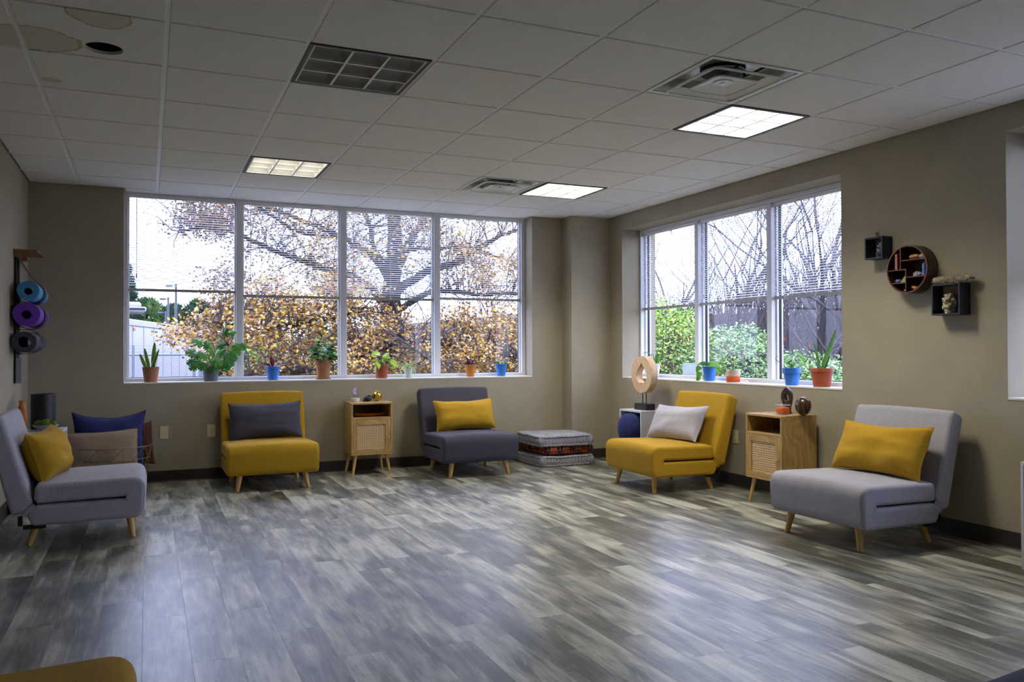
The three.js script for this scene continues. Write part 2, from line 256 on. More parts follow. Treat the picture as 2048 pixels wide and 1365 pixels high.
// recessed 2 x 2 light fittings with a nine-cell louver
{
  const blade = (L) => { const s = new THREE.Shape(), hh = 0.085, n = 8, wd = (k) => 0.006 + 0.048 * Math.pow(k / n, 1.7); s.moveTo(-0.006, 0); for (let k = 1; k <= n; k++) s.lineTo(-wd(k), hh * k / n); for (let k = n; k >= 0; k--) s.lineTo(wd(k), hh * k / n); s.closePath(); return new THREE.ExtrudeGeometry(s, { depth: L, bevelEnabled: false }).translate(0, 0, -L / 2); };
  const skin = (L, side) => { const s = new THREE.Shape(), hh = 0.085, n = 8, wd = (k) => 0.002 + 0.05 * Math.pow(k / n, 1.7); s.moveTo(0, 0.002); for (let k = 1; k <= n; k++) s.lineTo(wd(k), 0.002 + hh * k / n); s.lineTo(0, hh); s.closePath(); return new THREE.ExtrudeGeometry(s, { depth: L, bevelEnabled: false }).translate(0, 0, -L / 2).rotateY(side); };
  const louverMat = std({ color: hex('#c4c3bf'), metalness: 0.75, roughness: 0.34 }), pan = std({ color: hex('#8f8e8a'), roughness: 0.5, metalness: 0.3 }), trim = std({ color: hex('#25242a'), roughness: 0.5 }), rim = std({ color: hex('#c8c7c3'), roughness: 0.4 });
  const glow = std({ color: hex('#ffffff'), emissive: LAMP.color, emissiveIntensity: LAMP.glow, roughness: 0.8 });
  const names = { '2,0': ['unlit square ceiling light with dark nine cell louver', 0], '2,4': ['lit square ceiling light left of centre near the long window', 0.26], '6,0': ['lit square ceiling light nearest the right wall', 1], '6,4': ['lit square ceiling light beside the farther air diffuser near the back corner', 1] };
  for (const [i, j] of troffers) {
    const [label, on] = names[i + ',' + j];
    const t = thing('ceiling_light', label, 'ceiling light', [gx(i + 0.5), H, gz(j + 0.5)], 0, 'recessed ceiling lights');
    const o = 0.297, f = 0.279, q = 0.27;
    part('trim', merge([span(-o, o, -0.001, 0.03, -o, -f), span(-o, o, -0.001, 0.03, f, o), span(-o, -f, -0.001, 0.03, -f, f), span(f, o, -0.001, 0.03, -f, f)]), trim, t);
    part('louver_rim', merge([span(-f, f, 0.0, 0.012, -f, -q), span(-f, f, 0.0, 0.012, q, f), span(-f, -q, 0, 0.012, -q, q), span(q, f, 0, 0.012, -q, q)]), rim, t);
    part('housing', merge([span(-o, o, 0.14, 0.145, -o, o), span(-o, o, 0.03, 0.14, -o, -f), span(-o, o, 0.03, 0.14, f, o), span(-o, -f, 0.03, 0.14, -f, f), span(f, o, 0.03, 0.14, -f, f)]), pan, t);
    for (const c of [-q / 3, q / 3]) { part('louver_blade', blade(2 * q), louverMat, t, [c, 0.001, 0]); part('louver_blade', blade(2 * q), louverMat, t, [0, 0.002, c], [0, Math.PI / 2, 0]); }
    for (const k of [0, 1, 2, 3]) part('side_reflector', skin(2 * q, Math.PI / 2 * k), louverMat, t, [[-q, 0, 0], [0, 0, q], [q, 0, 0], [0, 0, -q]][k]);
    if (on) {
      part('diffuser', rspan(-0.27, 0.27, 0.112, 0.118, -0.27, 0.27, 0.002), glow, t);
      const l = new THREE.RectAreaLight(LAMP.color, LAMP.on * on, 0.53, 0.53); l.name = 'ceiling_light_glow'; l.position.set(0, 0.105, 0); l.lookAt(t.position.x, t.position.y - 5, t.position.z); l.rotation.set(-Math.PI / 2, 0, 0); t.add(l);
    } else for (const c of [-0.18, 0, 0.18]) part('lamp_tube', new THREE.CylinderGeometry(0.012, 0.012, 0.52, 12).rotateX(Math.PI / 2), rim, t, [c, 0.115, 0]);
  }
}
// square air diffusers
{
  const metal = std({ color: hex('#c9c8bd'), roughness: 0.35, metalness: 0.25, side: THREE.DoubleSide }), ringMat = phy({ color: hex('#f6f6f3'), roughness: 0.3, transmission: 0.25, thickness: 0 }), bright = std({ color: hex('#d4d6d4'), roughness: 0.25, metalness: 0.6, side: THREE.DoubleSide }), dark = std({ color: hex('#14151a'), roughness: 0.6 });
  const skirt = (a0, y0, a1, y1, th = 0.002) => { // square funnel between two half sizes
    const P = [], I = []; for (const [a, y] of [[a0, y0], [a1, y1], [a1 - th, y1 + th], [a0 - th, y0 + th]]) for (const [sx, sz] of [[-1, -1], [1, -1], [1, 1], [-1, 1]]) P.push(sx * a, y, sz * a);
    for (let r = 0; r < 4; r++) for (let k = 0; k < 4; k++) { const n = (k + 1) % 4, m = (r + 1) % 4; I.push(r * 4 + k, r * 4 + n, m * 4 + k, r * 4 + n, m * 4 + n, m * 4 + k); }
    const g = new THREE.BufferGeometry(); g.setAttribute('position', new THREE.Float32BufferAttribute(P, 3)); g.setAttribute('uv', new THREE.Float32BufferAttribute(new Array(32).fill(0), 2)); g.setIndex(I); const o = g.toNonIndexed(); o.computeVertexNormals(); return o;
  };
  diffusers.forEach(([i, j], k) => {
    const t = thing('air_diffuser', k ? 'metal ceiling air diffuser beside the farthest lit ceiling light' : 'large metal ceiling air diffuser with open dark duct nearest the camera', 'air diffuser', [gx(i + 0.5), H, gz(j + 0.5)], 0, 'ceiling air diffusers');
    part('flange', merge([span(-0.295, 0.295, 0.0, 0.004, -0.295, -0.27), span(-0.295, 0.295, 0, 0.004, 0.27, 0.295), span(-0.295, -0.27, 0, 0.004, -0.27, 0.27), span(0.27, 0.295, 0, 0.004, -0.27, 0.27)]), metal, t);
    part('plenum', merge([skirt(0.272, 0.002, 0.215, 0.07), span(-0.22, 0.22, 0.07, 0.073, -0.22, 0.22)]), bright, t);
    part('duct', lathe([[0.001, 0.05], [0.1, 0.05], [0.104, 0.046], [0.118, 0.046], [0.12, 0.07]], 40), dark, t); part('duct_collar', new THREE.TorusGeometry(0.119, 0.004, 8, 48).rotateX(Math.PI / 2), bright, t, [0, 0.047, 0]);
    const rimSq = (a, y, r) => { const pts = [], c = 0.03; for (const [sx, sz] of [[1, 1], [-1, 1], [-1, -1], [1, -1]]) for (let k = 0; k <= 4; k++) { const w = ({ '1,1': 0, '-1,1': 1, '-1,-1': 2, '1,-1': 3 })[sx + ',' + sz] * Math.PI / 2 + k / 4 * Math.PI / 2; pts.push(V(sx * (a - c) + Math.cos(w) * c, y, sz * (a - c) + Math.sin(w) * c)); } return tubeGeo(pts, r, 8, true, 120); };
    part('outer_ring', rimSq(0.22, -0.018, 0.007), ringMat, t); part('outer_cone', skirt(0.219, -0.018, 0.165, 0.002, 0.002), ringMat, t);
    part('inner_ring', rimSq(0.135, -0.022, 0.005), ringMat, t); part('inner_cone', skirt(0.134, -0.022, 0.06, -0.002, 0.002), ringMat, t);
    const core = part('core_plate', merge([cyl(0.052, 0.052, 0.003, 28, 0, -0.006, 0), span(-0.061, 0.061, -0.002, 0, -0.061, 0.061)]), metal, t); part('screw', cyl(0.012, 0.012, 0.004, 16, 0, -0.0105, 0), bright, core);
    part('bracket', merge([rbox(0.02, 0.004, 0.5, 0.001, 0.07, 0.012, 0), rbox(0.02, 0.004, 0.5, 0.001, -0.07, 0.012, 0), rbox(0.02, 0.06, 0.004, 0.001, 0.07, 0.04, 0.09)]), dark, t);
  });
}

// ───────────────────────── windows ─────────────────────────
// local axes: x along the opening seen from inside, z towards the room, frame front at z = 0
function windowUnit(name, place, turn, width, y0, y1, mull, depth, endL, endR) {
  const g = structGroup(name); g.position.set(...place); g.rotation.y = turn;
  const fr = part('window_frame', merge([rspan(0, endL, y0, y1, -depth - 0.03, 0), rspan(width - endR, width, y0, y1, -depth - 0.03, 0), rspan(endL, width - endR, y0, y0 + 0.034, -depth - 0.03, 0), rspan(endL, width - endR, y1 - 0.032, y1, -depth - 0.03, 0)]), M.frame, g);
  for (const [a, b] of mull) part('mullion', rspan(a, b, y0 + 0.034, y1 - 0.032, -depth - 0.03, -0.002), M.frame, g);
  const edges = [endL, ...mull.flat(), width - endR];
  for (let k = 0; k < edges.length; k += 2) {
    const a = edges[k], b = edges[k + 1], ya = y0 + 0.034, yb = y1 - 0.032;
    part('window_pane', span(a + 0.006, b - 0.006, ya + 0.006, yb - 0.006, -depth, -depth + 0.004), M.glass, g);
    part('gasket', merge([span(a, a + 0.009, ya, yb, -depth - 0.006, -depth + 0.012), span(b - 0.009, b, ya, yb, -depth - 0.006, -depth + 0.012), span(a, b, ya, ya + 0.006, -depth - 0.006, -depth + 0.012), span(a, b, yb - 0.006, yb, -depth - 0.006, -depth + 0.012)]), M.gasket, g);
    part('glazing_bead', merge([rspan(a, a + 0.014, ya, yb, -depth + 0.03, -depth + 0.05), rspan(b - 0.014, b, ya, yb, -depth + 0.03, -depth + 0.05)]), M.frame, g);
  }
  return g;
}
windowUnit('window_1', [W1[0], 0, -0.18], 0, W1[1] - W1[0], SILL1 - 0.002, H + 0.02, [[0.958, 1.018], [1.945, 2.005], [2.927, 2.992]], 0.085, 0.027, 0.042);
windowUnit('window_2', [W + 0.22, 0, W2[0]], -Math.PI / 2, W2[1] - W2[0], SILL2 - 0.002, HEAD2, [[0.967, 1.022], [1.98, 2.037]], 0.1, 0.02, 0.03);
windowUnit('window_3', [W + 0.22, 0, W3[0]], -Math.PI / 2, W3[1] - W3[0], SILL2 - 0.002, HEAD2, [[0.967, 1.022], [1.98, 2.037]], 0.1, 0.02, 0.03);
struct('trim_1', rspan(W1[0], W1[1], SILL1 - 0.014, SILL1, -0.3, 0.004), M.sill);
struct('trim_2', rspan(W - 0.004, W + 0.34, SILL2 - 0.014, SILL2, W2[0], W2[1]), M.sill);
struct('trim_3', rspan(W - 0.004, W + 0.34, SILL2 - 0.014, SILL2, W3[0], W3[1]), M.sill);

// slatted blinds, lowered about half way
function blind(label, place, turn, width, top, bottom, tilt, group, wandDark) {
  const t = thing('window_blind', label, 'blind', [place[0], 0, place[1]], turn, group), w2 = width / 2, pitch = 0.0213, n = Math.floor((top - 0.03 - bottom - 0.02) / pitch), r = rng(Math.round(place[0] * 991 + place[1] * 77));
  part('headrail', rspan(-w2, w2, top - 0.028, top, -0.014, 0.014, 0.002), M.slat, t);
  const P = []; const K = 4; for (let k = 0; k <= K; k++) { const a = (k / K - 0.5) * 0.025; P.push([a, 0.0022 * (1 - (2 * k / K - 1) ** 2)]); } const s = new THREE.Shape(); P.forEach((q, k) => (k ? s.lineTo(q[0], q[1]) : s.moveTo(q[0], q[1]))); P.slice().reverse().forEach((q) => s.lineTo(q[0], q[1] - 0.0005)); s.closePath();
  const sg = new THREE.ExtrudeGeometry(s, { depth: width - 0.008, bevelEnabled: false }).translate(0, 0, -(width - 0.008) / 2).rotateY(Math.PI / 2);
  for (let k = 0; k < n; k++) part('slat', sg, M.slat, t, [0, top - 0.036 - k * pitch, 0], [tilt + (r() - 0.5) * 0.05 + (k % 8 === 5 ? (r() - 0.5) * 0.12 : 0), 0, (r() - 0.5) * 0.0016]);
  const rail = part('bottom_rail', rspan(-w2 + 0.004, w2 - 0.004, bottom, bottom + 0.026, -0.014, 0.014, 0.006), M.blindRail, t);
  for (const c of [-0.36, 0, 0.36]) { part('clip', rbox(0.016, 0.03, 0.032, 0.003, c * width, bottom + 0.013, 0), M.frame, rail); part('ladder_cord', merge([cyl(0.0008, 0.0008, top - bottom - 0.04, 5, c * width, bottom + 0.02, 0.0125), cyl(0.0008, 0.0008, top - bottom - 0.04, 5, c * width, bottom + 0.02, -0.0125)]), M.cord, t); }
  part('tilt_wand', merge([cyl(0.0035, 0.0035, 0.7, 6, -w2 + 0.07, top - 0.74, 0.022), cyl(0.005, 0.005, 0.04, 8, -w2 + 0.07, top - 0.76, 0.022)]), wandDark ? M.gasket : M.cord, t);
  return t;
}
{
  const z = -0.18 - 0.034, g1 = 'half lowered blinds in the long back window', g2 = 'half lowered blinds in the right wall window', e1 = [0.027, 0.958, 1.018, 1.945, 2.005, 2.927, 2.992, 3.928], b1 = [1.715, 1.682, 1.685, 1.701], t1 = [0.36, -0.1, -0.24, -0.08];
  const n1 = ['white slatted blind in the leftmost pane, behind the snake plant', 'white slatted blind in the second pane above the red leafed plant', 'white slatted blind in the third pane, in front of the tree trunk', 'white slatted blind in the rightmost pane of the long back window'];
  for (let k = 0; k < 4; k++) blind(n1[k], [W1[0] + (e1[2 * k] + e1[2 * k + 1]) / 2, z], 0, e1[2 * k + 1] - e1[2 * k] - 0.006, H - 0.012, b1[k], t1[k], g1, k === 0);
  const e2 = [0.02, 0.967, 1.022, 1.98, 2.037, 2.997], b2 = [1.592, 1.594, 1.594], t2 = [0.36, 0.4, 0.38];
  const n2 = ['white slatted blind in the right wall window pane nearest the back corner', 'white slatted blind in the middle pane of the right wall window', 'white slatted blind in the right wall window pane nearest the camera'];
  const n3 = ['white slatted blind in the first pane of the window cut off at the right edge', 'white slatted blind in the middle pane of the window past the right edge', 'white slatted blind in the last pane of the window past the right edge']; for (let k = 0; k < 3; k++) blind(n3[k], [W + 0.26, W3[0] + (e2[2 * k] + e2[2 * k + 1]) / 2], -Math.PI / 2, e2[2 * k + 1] - e2[2 * k] - 0.006, HEAD2 - 0.036, 1.6, 0.1, 'half lowered blinds in the window past the right edge');
  for (let k = 0; k < 3; k++) blind(n2[k], [W + 0.22 + 0.04, W2[0] + (e2[2 * k] + e2[2 * k + 1]) / 2], -Math.PI / 2, e2[2 * k + 1] - e2[2 * k] - 0.006, HEAD2 - 0.036, b2[k], t2[k], g2);
}

// ───────────────────────── soft furniture ─────────────────────────
function roundedPoly(pts) { // [x, y, radius] corners -> dense closed outline
  const out = [], n = pts.length;
  for (let i = 0; i < n; i++) {
    const [x, y, r] = pts[i], a = pts[(i + n - 1) % n], b = pts[(i + 1) % n], da = Math.hypot(a[0] - x, a[1] - y), db = Math.hypot(b[0] - x, b[1] - y);
    const ux = (a[0] - x) / da, uy = (a[1] - y) / da, vx = (b[0] - x) / db, vy = (b[1] - y) / db, half = Math.acos(clamp(ux * vx + uy * vy, -1, 1)) / 2, t = Math.min(r / Math.tan(half), da * 0.48, db * 0.48);
    const p = [x + ux * t, y + uy * t], q = [x + vx * t, y + vy * t], K = 7;
    for (let k = 0; k <= K; k++) { const s = k / K; out.push([(1 - s) ** 2 * p[0] + 2 * s * (1 - s) * x + s * s * q[0], (1 - s) ** 2 * p[1] + 2 * s * (1 - s) * y + s * s * q[1]]); }
  }
  const dense = []; // add points along long straights
  for (let i = 0; i < out.length; i++) { const a = out[i], b = out[(i + 1) % out.length], L = Math.hypot(b[0] - a[0], b[1] - a[1]), m = Math.max(1, Math.round(L / 0.03)); for (let k = 0; k < m; k++) dense.push([lerp(a[0], b[0], k / m), lerp(a[1], b[1], k / m)]); }
  return dense;
}
// upholstered body: outline (forward s, height h), half width hw, soft rounded sides; warp(x, s, h) -> [dx, ds, dh]
function upholstered(outline, hw, rr, warp) {
  const n = outline.length; let area = 0; for (let i = 0; i < n; i++) { const a = outline[i], b = outline[(i + 1) % n]; area += a[0] * b[1] - b[0] * a[1]; }
  const sg = area > 0 ? 1 : -1, N = outline.map((p, i) => { const a = outline[(i + n - 1) % n], b = outline[(i + 1) % n], dx = b[0] - a[0], dy = b[1] - a[1], L = Math.hypot(dx, dy) || 1; return [(dy / L) * sg, (-dx / L) * sg]; });
  const xs = []; for (let k = 0; k <= 6; k++) xs.push([-hw + rr * (1 - Math.cos((k / 6) * Math.PI / 2)), rr * (1 - Math.sin((k / 6) * Math.PI / 2))]); for (let k = 1; k < 14; k++) xs.push([-(hw - rr) + 2 * (hw - rr) * (k / 14), 0]); for (let k = 6; k >= 0; k--) xs.push([hw - rr * (1 - Math.cos((k / 6) * Math.PI / 2)), rr * (1 - Math.sin((k / 6) * Math.PI / 2))]);
  const P = [], U = [], I = []; const per = [0]; for (let i = 1; i <= n; i++) { const a = outline[i - 1], b = outline[i % n]; per.push(per[i - 1] + Math.hypot(b[0] - a[0], b[1] - a[1])); }
  xs.forEach(([x, d]) => { for (let i = 0; i <= n; i++) { const q = outline[i % n], m = N[i % n]; let s = q[0] - m[0] * d, h = q[1] - m[1] * d; const w = warp ? warp(x, s, h) : [0, 0, 0]; P.push(x + w[0], h + w[2], s + w[1]); U.push(x, per[i]); } });
  const st = n + 1; for (let j = 0; j < xs.length - 1; j++) for (let i = 0; i < n; i++) { const a = j * st + i, b = a + 1, c = a + st, e = c + 1; sg > 0 ? I.push(a, c, b, b, c, e) : I.push(a, b, c, b, e, c); }
  const body = new THREE.BufferGeometry(); body.setAttribute('position', new THREE.Float32BufferAttribute(P, 3)); body.setAttribute('uv', new THREE.Float32BufferAttribute(U, 2)); body.setIndex(I); body.computeVertexNormals();
  const fixN = body.attributes.normal; for (let j = 0; j < xs.length; j++) { const a = j * st, b = a + n, v = V(fixN.getX(a) + fixN.getX(b), fixN.getY(a) + fixN.getY(b), fixN.getZ(a) + fixN.getZ(b)).normalize(); fixN.setXYZ(a, v.x, v.y, v.z); fixN.setXYZ(b, v.x, v.y, v.z); }
  const caps = [0, xs.length - 1].map((j) => { const pts = []; for (let i = 0; i < n; i++) pts.push(new THREE.Vector2(P[(j * st + i) * 3 + 2], P[(j * st + i) * 3 + 1])); const tri = THREE.ShapeUtils.triangulateShape(pts, []); const g = new THREE.BufferGeometry(), p = [], u = []; tri.forEach(([a, b, c]) => { const cr = (pts[b].x - pts[a].x) * (pts[c].y - pts[a].y) - (pts[b].y - pts[a].y) * (pts[c].x - pts[a].x); const want = j ? -1 : 1; (cr * want > 0 ? [a, b, c] : [a, c, b]).forEach((k) => { const o = (j * st + k) * 3; p.push(P[o], P[o + 1], P[o + 2]); u.push(P[o + 2], P[o + 1]); }); }); g.setAttribute('position', new THREE.Float32BufferAttribute(p, 3)); g.setAttribute('uv', new THREE.Float32BufferAttribute(u, 2)); g.computeVertexNormals(); return g; });
  return merge([body, ...caps]);
}
const seatOutline = roundedPoly([[-0.245, 0.372, 0.03], [0.36, 0.388, 0.075], [0.345, 0.135, 0.06], [-0.262, 0.13, 0.035], [-0.298, 0.212, 0.025], [-0.24, 0.253, 0.006], [0.235, 0.259, 0.004], [0.25, 0.265, 0.004], [0.235, 0.271, 0.004], [-0.235, 0.262, 0.004], [-0.252, 0.29, 0.02]]);
const backOutline = roundedPoly([[-0.258, 0.27, 0.03], [-0.418, 0.808, 0.038], [-0.512, 0.752, 0.032], [-0.372, 0.2, 0.03], [-0.3, 0.21, 0.03]]);
const seatGeo = upholstered(seatOutline, 0.374, 0.024, (x, s, h) => { const c = 1 - (x / 0.374) ** 2, w = 0.0025 * fbm(x * 7, s * 7, h * 7, 3); return [0, s > 0.3 ? 0.008 * c + w : w, h > 0.32 ? 0.014 * c * sstep(h, 0.32, 0.38) + w : (h < 0.16 ? w : 0)]; });
const backGeo = upholstered(backOutline, 0.368, 0.026, (x, s, h) => { const c = 1 - (x / 0.368) ** 2, w = 0.002 * fbm(x * 6, s * 6, h * 6 + 4, 3); return [0, 0.01 * c + w, h > 0.7 ? 0.008 * c + w : w]; });
const seamGeo = (sx) => tubeGeo([[0.3435, 0.35], [0.348, 0.33], [0.349, 0.26], [0.342, 0.185], [0.326, 0.15]].map(([s, h]) => V(sx * 0.366, h, s)), 0.0022, 6);
const foldGeo = (sx) => { const m = new MB(), r = rng(sx + 9); for (let k = 0; k < 8; k++) { const a = -1.25 + k * 0.36 + (r() - 0.5) * 0.2, L = 0.055 + r() * 0.04, c = Math.cos(a), d = Math.sin(a); m.tube([0, 0.3, 0.65, 1].map((t) => V(sx * (0.3705 - 0.003 * t * t), 0.264 + d * L * t * 1.0, 0.248 + c * L * t)), [0.005, 0.005, 0.0035, 0.0008], 7); } return m.geo(); };
const hingeFolds = (sx) => { const m = new MB(); for (let k = 0; k < 4; k++) { const t = k / 3; m.tube([V(sx * 0.364, 0.212 - 0.01 * k, -0.33 + 0.012 * k), V(sx * 0.366, 0.23 - 0.01 * k, -0.292), V(sx * 0.364, 0.262 - 0.004 * k, -0.25 + 0.006 * t)], [0.003, 0.006, 0.002], 6); } return m.geo(); };
const legGeo = (sx, sz) => rod(V(sx * 0.29, 0, sz * 0.285), V(sx * 0.262, 0.16, sz * (sz > 0 ? 0.262 : 0.235)), 0.0155, 0.0255, 20);
const hinge = merge([rbox(0.025, 0.025, 0.12, 0.004, 0.33, 0.122, -0.25), rbox(0.025, 0.025, 0.12, 0.004, -0.33, 0.122, -0.25), rbox(0.025, 0.06, 0.025, 0.006, 0.33, 0.16, -0.325), rbox(0.025, 0.06, 0.025, 0.006, -0.33, 0.16, -0.325)]);
function chair(label, mat, x, z, turn) {
  const t = thing('slipper_chair', label, 'chair', [x, 0, z], turn, 'armless convertible chairs');
  const seat = part('seat', seatGeo, mat, t); part('backrest', backGeo, mat, t);
  for (const s of [-1, 1]) { part('seam', seamGeo(s), mat, seat); part('gather_fold', foldGeo(s), mat, seat); part('gather_fold', hingeFolds(s), mat, seat); for (const q of [-1, 1]) part('leg', legGeo(s, q), M.leg, t); }
  part('hinge_bracket', hinge, M.black, t); return t;
}
chair('mustard yellow armless chair with a charcoal pillow under the long window', M.mustard, 1.89, 0.556, 0);
chair('charcoal armless chair with a mustard pillow under the long window', M.charcoal, 3.745, 0.58, 0);
chair('mustard yellow armless chair with a light grey pillow by the right wall', M.mustard, 4.972, 2.044, -Math.PI / 2);
chair('light grey armless chair by the right wall below the wall shelves', M.greyCloth, 4.958, 4.157, -Math.PI / 2 + 0.02);
chair('light grey armless chair against the left wall below the mat rack', M.greyCloth, 0.556, 1.985, Math.PI / 2);
chair('mustard yellow armless chair cut off at the bottom left corner', M.mustard, 0.55, 5.99, Math.PI / 2 + 0.03);
chair('dark navy armless chair cut off at the bottom right corner', M.charcoal, 3.085, 6.975, Math.PI);

// pillows with pinched corners and gathered edges
function pillowGeo(w, h, th, seed, pinch = 1) {
  const side = (sg) => grid(44, 30, (a, b) => {
    const u = a * 2 - 1, v = b * 2 - 1, e = Math.pow(Math.max(0, (1 - Math.abs(u) ** 2.8) * (1 - Math.abs(v) ** 2.6)), 0.55) * 1.18;
    const edge = Math.max(Math.abs(u), Math.abs(v)), wr = Math.sin((Math.abs(v) > Math.abs(u) ? u * w * 46 : v * h * 46) + 4 * ns(u * 2.3, v * 2.3, seed)) * (0.35 + 0.65 * sstep(ns(u * 3 + seed, v * 3, 7), -0.1, 0.3)) * sstep(edge, 0.45, 0.85) * sstep(edge, 1.0, 0.93) * 0.011 + 0.018 * ns(u * 1.7 + seed, v * 1.9, seed * 0.7) * (1 - edge ** 3);
    const cx = 1 - 0.055 * pinch * (1 - v * v), cy = 1 - 0.13 * pinch * (1 - u * u);
    return [w / 2 * u * cx, h / 2 * v * cy + 0.008 * ns(u * 2, seed, 3) * Math.abs(v), sg * (th / 2 * e + wr * (e > 0 ? 1 : 0)) + 0.012 * ns(u * 1.3, v * 1.3, seed + 5), u * w / 2, v * h / 2];
  });
  const f = side(1), b = side(-1), ix = b.index.array; for (let i = 0; i < ix.length; i += 3) { const t = ix[i]; ix[i] = ix[i + 1]; ix[i + 1] = t; } b.computeVertexNormals();
  const pipe = []; for (let k = 0; k < 120; k++) { const q = k / 120 * 4, s = Math.floor(q), t = (q - s) * 2 - 1, [u, v] = [[t, -1], [1, t], [-t, 1], [-1, -t]][s]; pipe.push(V(w / 2 * u * (1 - 0.055 * pinch * (1 - v * v)), h / 2 * v * (1 - 0.13 * pinch * (1 - u * u)) + 0.008 * ns(u * 2, seed, 3) * Math.abs(v), 0.012 * ns(u * 1.3, v * 1.3, seed + 5))); }
  return { body: merge([f, b]), pipe: tubeGeo(pipe, 0.0028, 6, true, 160) };
}
function pillow(label, mat, w, h, th, p, [tilt, yaw, roll], seed, group = 'lumbar pillows on the chairs', pipeMat, pinch) {
  const g = pillowGeo(w, h, th, seed, pinch), t = thing('pillow', label, 'pillow', p, 0, group); t.rotation.set(tilt, yaw, roll, 'YXZ');
  part('cover', g.body, mat, t); part('seam', g.pipe, pipeMat || mat, t); return t;
}
pillow('charcoal lumbar pillow on the mustard chair under the long window', M.charcoal, 0.635, 0.335, 0.15, [1.893, 0.544, 0.325], [-0.27, 0, 0.01], 3);
pillow('mustard lumbar pillow on the charcoal chair', M.mustard, 0.635, 0.31, 0.15, [3.79, 0.532, 0.36], [-0.3, 0.06, 0.015], 8);
pillow('light grey lumbar pillow on the mustard chair by the right wall', M.greyPillow, 0.64, 0.335, 0.15, [5.165, 0.532, 1.97], [-0.5, -Math.PI / 2 + 0.1, 0.03], 15);
pillow('mustard lumbar pillow on the light grey chair by the right wall', M.mustard, 0.66, 0.34, 0.16, [5.155, 0.54, 4.17], [-0.42, -Math.PI / 2 + 0.04, 0.0], 22);
pillow('mustard pillow on the light grey chair against the left wall', M.mustard, 0.46, 0.33, 0.19, [0.345, 0.525, 2.03], [-0.3, Math.PI / 2 - 0.24, 0.05], 31);

// ───────────────────────── cane door cabinets ─────────────────────────
function caneGeo(w, h) { // woven strips with square holes
  const m = [], nx = 16, ny = 14, s = 0.0115;
  const strip = (L, amp, ph, th) => { const P = []; const n = 2 * Math.max(nx, ny); for (let k = 0; k <= n; k++) P.push([k / n * L - L / 2, amp * Math.cos(k * Math.PI + ph)]); return P; };
  for (let i = 0; i < nx; i++) { const x = -w / 2 + (i + 0.5) * w / nx; for (const o of [-0.0026, 0.0026]) m.push(box(0.0048, h, 0.0012, x + o, 0, i % 2 ? 0.0006 : -0.0002)); }
  for (let j = 0; j < ny; j++) { const y = -h / 2 + (j + 0.5) * h / ny; for (const o of [-0.0026, 0.0026]) m.push(box(w, 0.0048, 0.0012, 0, y + o, j % 2 ? 0.0012 : 0.0004)); }
  return merge(m);
}
M.cane = std({ color: hex('#d2b483'), roughness: 0.6 });
M.shelfBack = std({ map: oakTex, color: hex('#b7a58a'), roughness: 0.6 });
function cabinet(label, x, z, turn) {
  const t = thing('cane_cabinet', label, 'cabinet', [x, 0, z], turn, 'small oak cane door cabinets'), w = 0.394, d = 0.335, y0 = 0.188, y1 = 0.679, a = w / 2, b = d / 2, th = 0.016;
  const B = (x0, x1, ya, yb, z0, z1, sw) => uvm(rspan(x0, x1, ya, yb, z0, z1, 0.0012), 1.6, sw);
  part('top', B(-a, a, y1 - th, y1, -b, b, true), M.oak, t); part('bottom', B(-a, a, y0, y0 + th, -b, b, true), M.oak, t);
  for (const s of [-1, 1]) part('side_panel', B(s > 0 ? a - th : -a, s > 0 ? a : -a + th, y0 + th, y1 - th, -b, b), M.oak, t);
  part('shelf', B(-a + th, a - th, 0.524, 0.524 + th, -b + 0.006, b - 0.002, true), M.oak, t); part('back_panel', B(-a + th, a - th, y0 + th, y1 - th, -b, -b + 0.006), M.shelfBack, t);
  const dx0 = -a + th + 0.002, dx1 = a - th - 0.003, dy0 = y0 + th + 0.002, dy1 = 0.522, zf0 = b - 0.018, zf1 = b - 0.001, rx0 = -0.138, rx1 = 0.128, ry0 = 0.24, ry1 = 0.473;
  const door = part('door', merge([B(dx0, rx0, dy0, dy1, zf0, zf1), B(rx1, dx1, dy0, dy1, zf0, zf1), B(rx0, rx1, dy0, ry0, zf0, zf1, true), B(rx0, rx1, ry1, dy1, zf0, zf1, true)]), M.oak, t);
  part('cane_panel', caneGeo(rx1 - rx0, ry1 - ry0), M.cane, door, [(rx0 + rx1) / 2, (ry0 + ry1) / 2, b - 0.01]).userData.kind = 'stuff';
  part('knob', lathe([[0.0001, 0.022], [0.006, 0.021], [0.0095, 0.015], [0.0085, 0.009], [0.005, 0.005], [0.005, 0]], 20).rotateX(Math.PI / 2), M.leg, door, [0.154, 0.352, zf1 - 0.001]);
  for (const sx of [-1, 1]) for (const sz of [-1, 1]) part('leg', rod(V(sx * (a - 0.018), 0, sz * (b - 0.02)), V(sx * (a - 0.05), y0, sz * (b - 0.045)), 0.0105, 0.0165, 18), M.leg, t);
  return t;
}
cabinet('small oak cabinet with cane door between the mustard and charcoal chairs', 2.856, 0.2, 0);
cabinet('small oak cabinet with cane door by the right wall holding a candle and carved pieces', 5.325, 3.088, -Math.PI / 2);

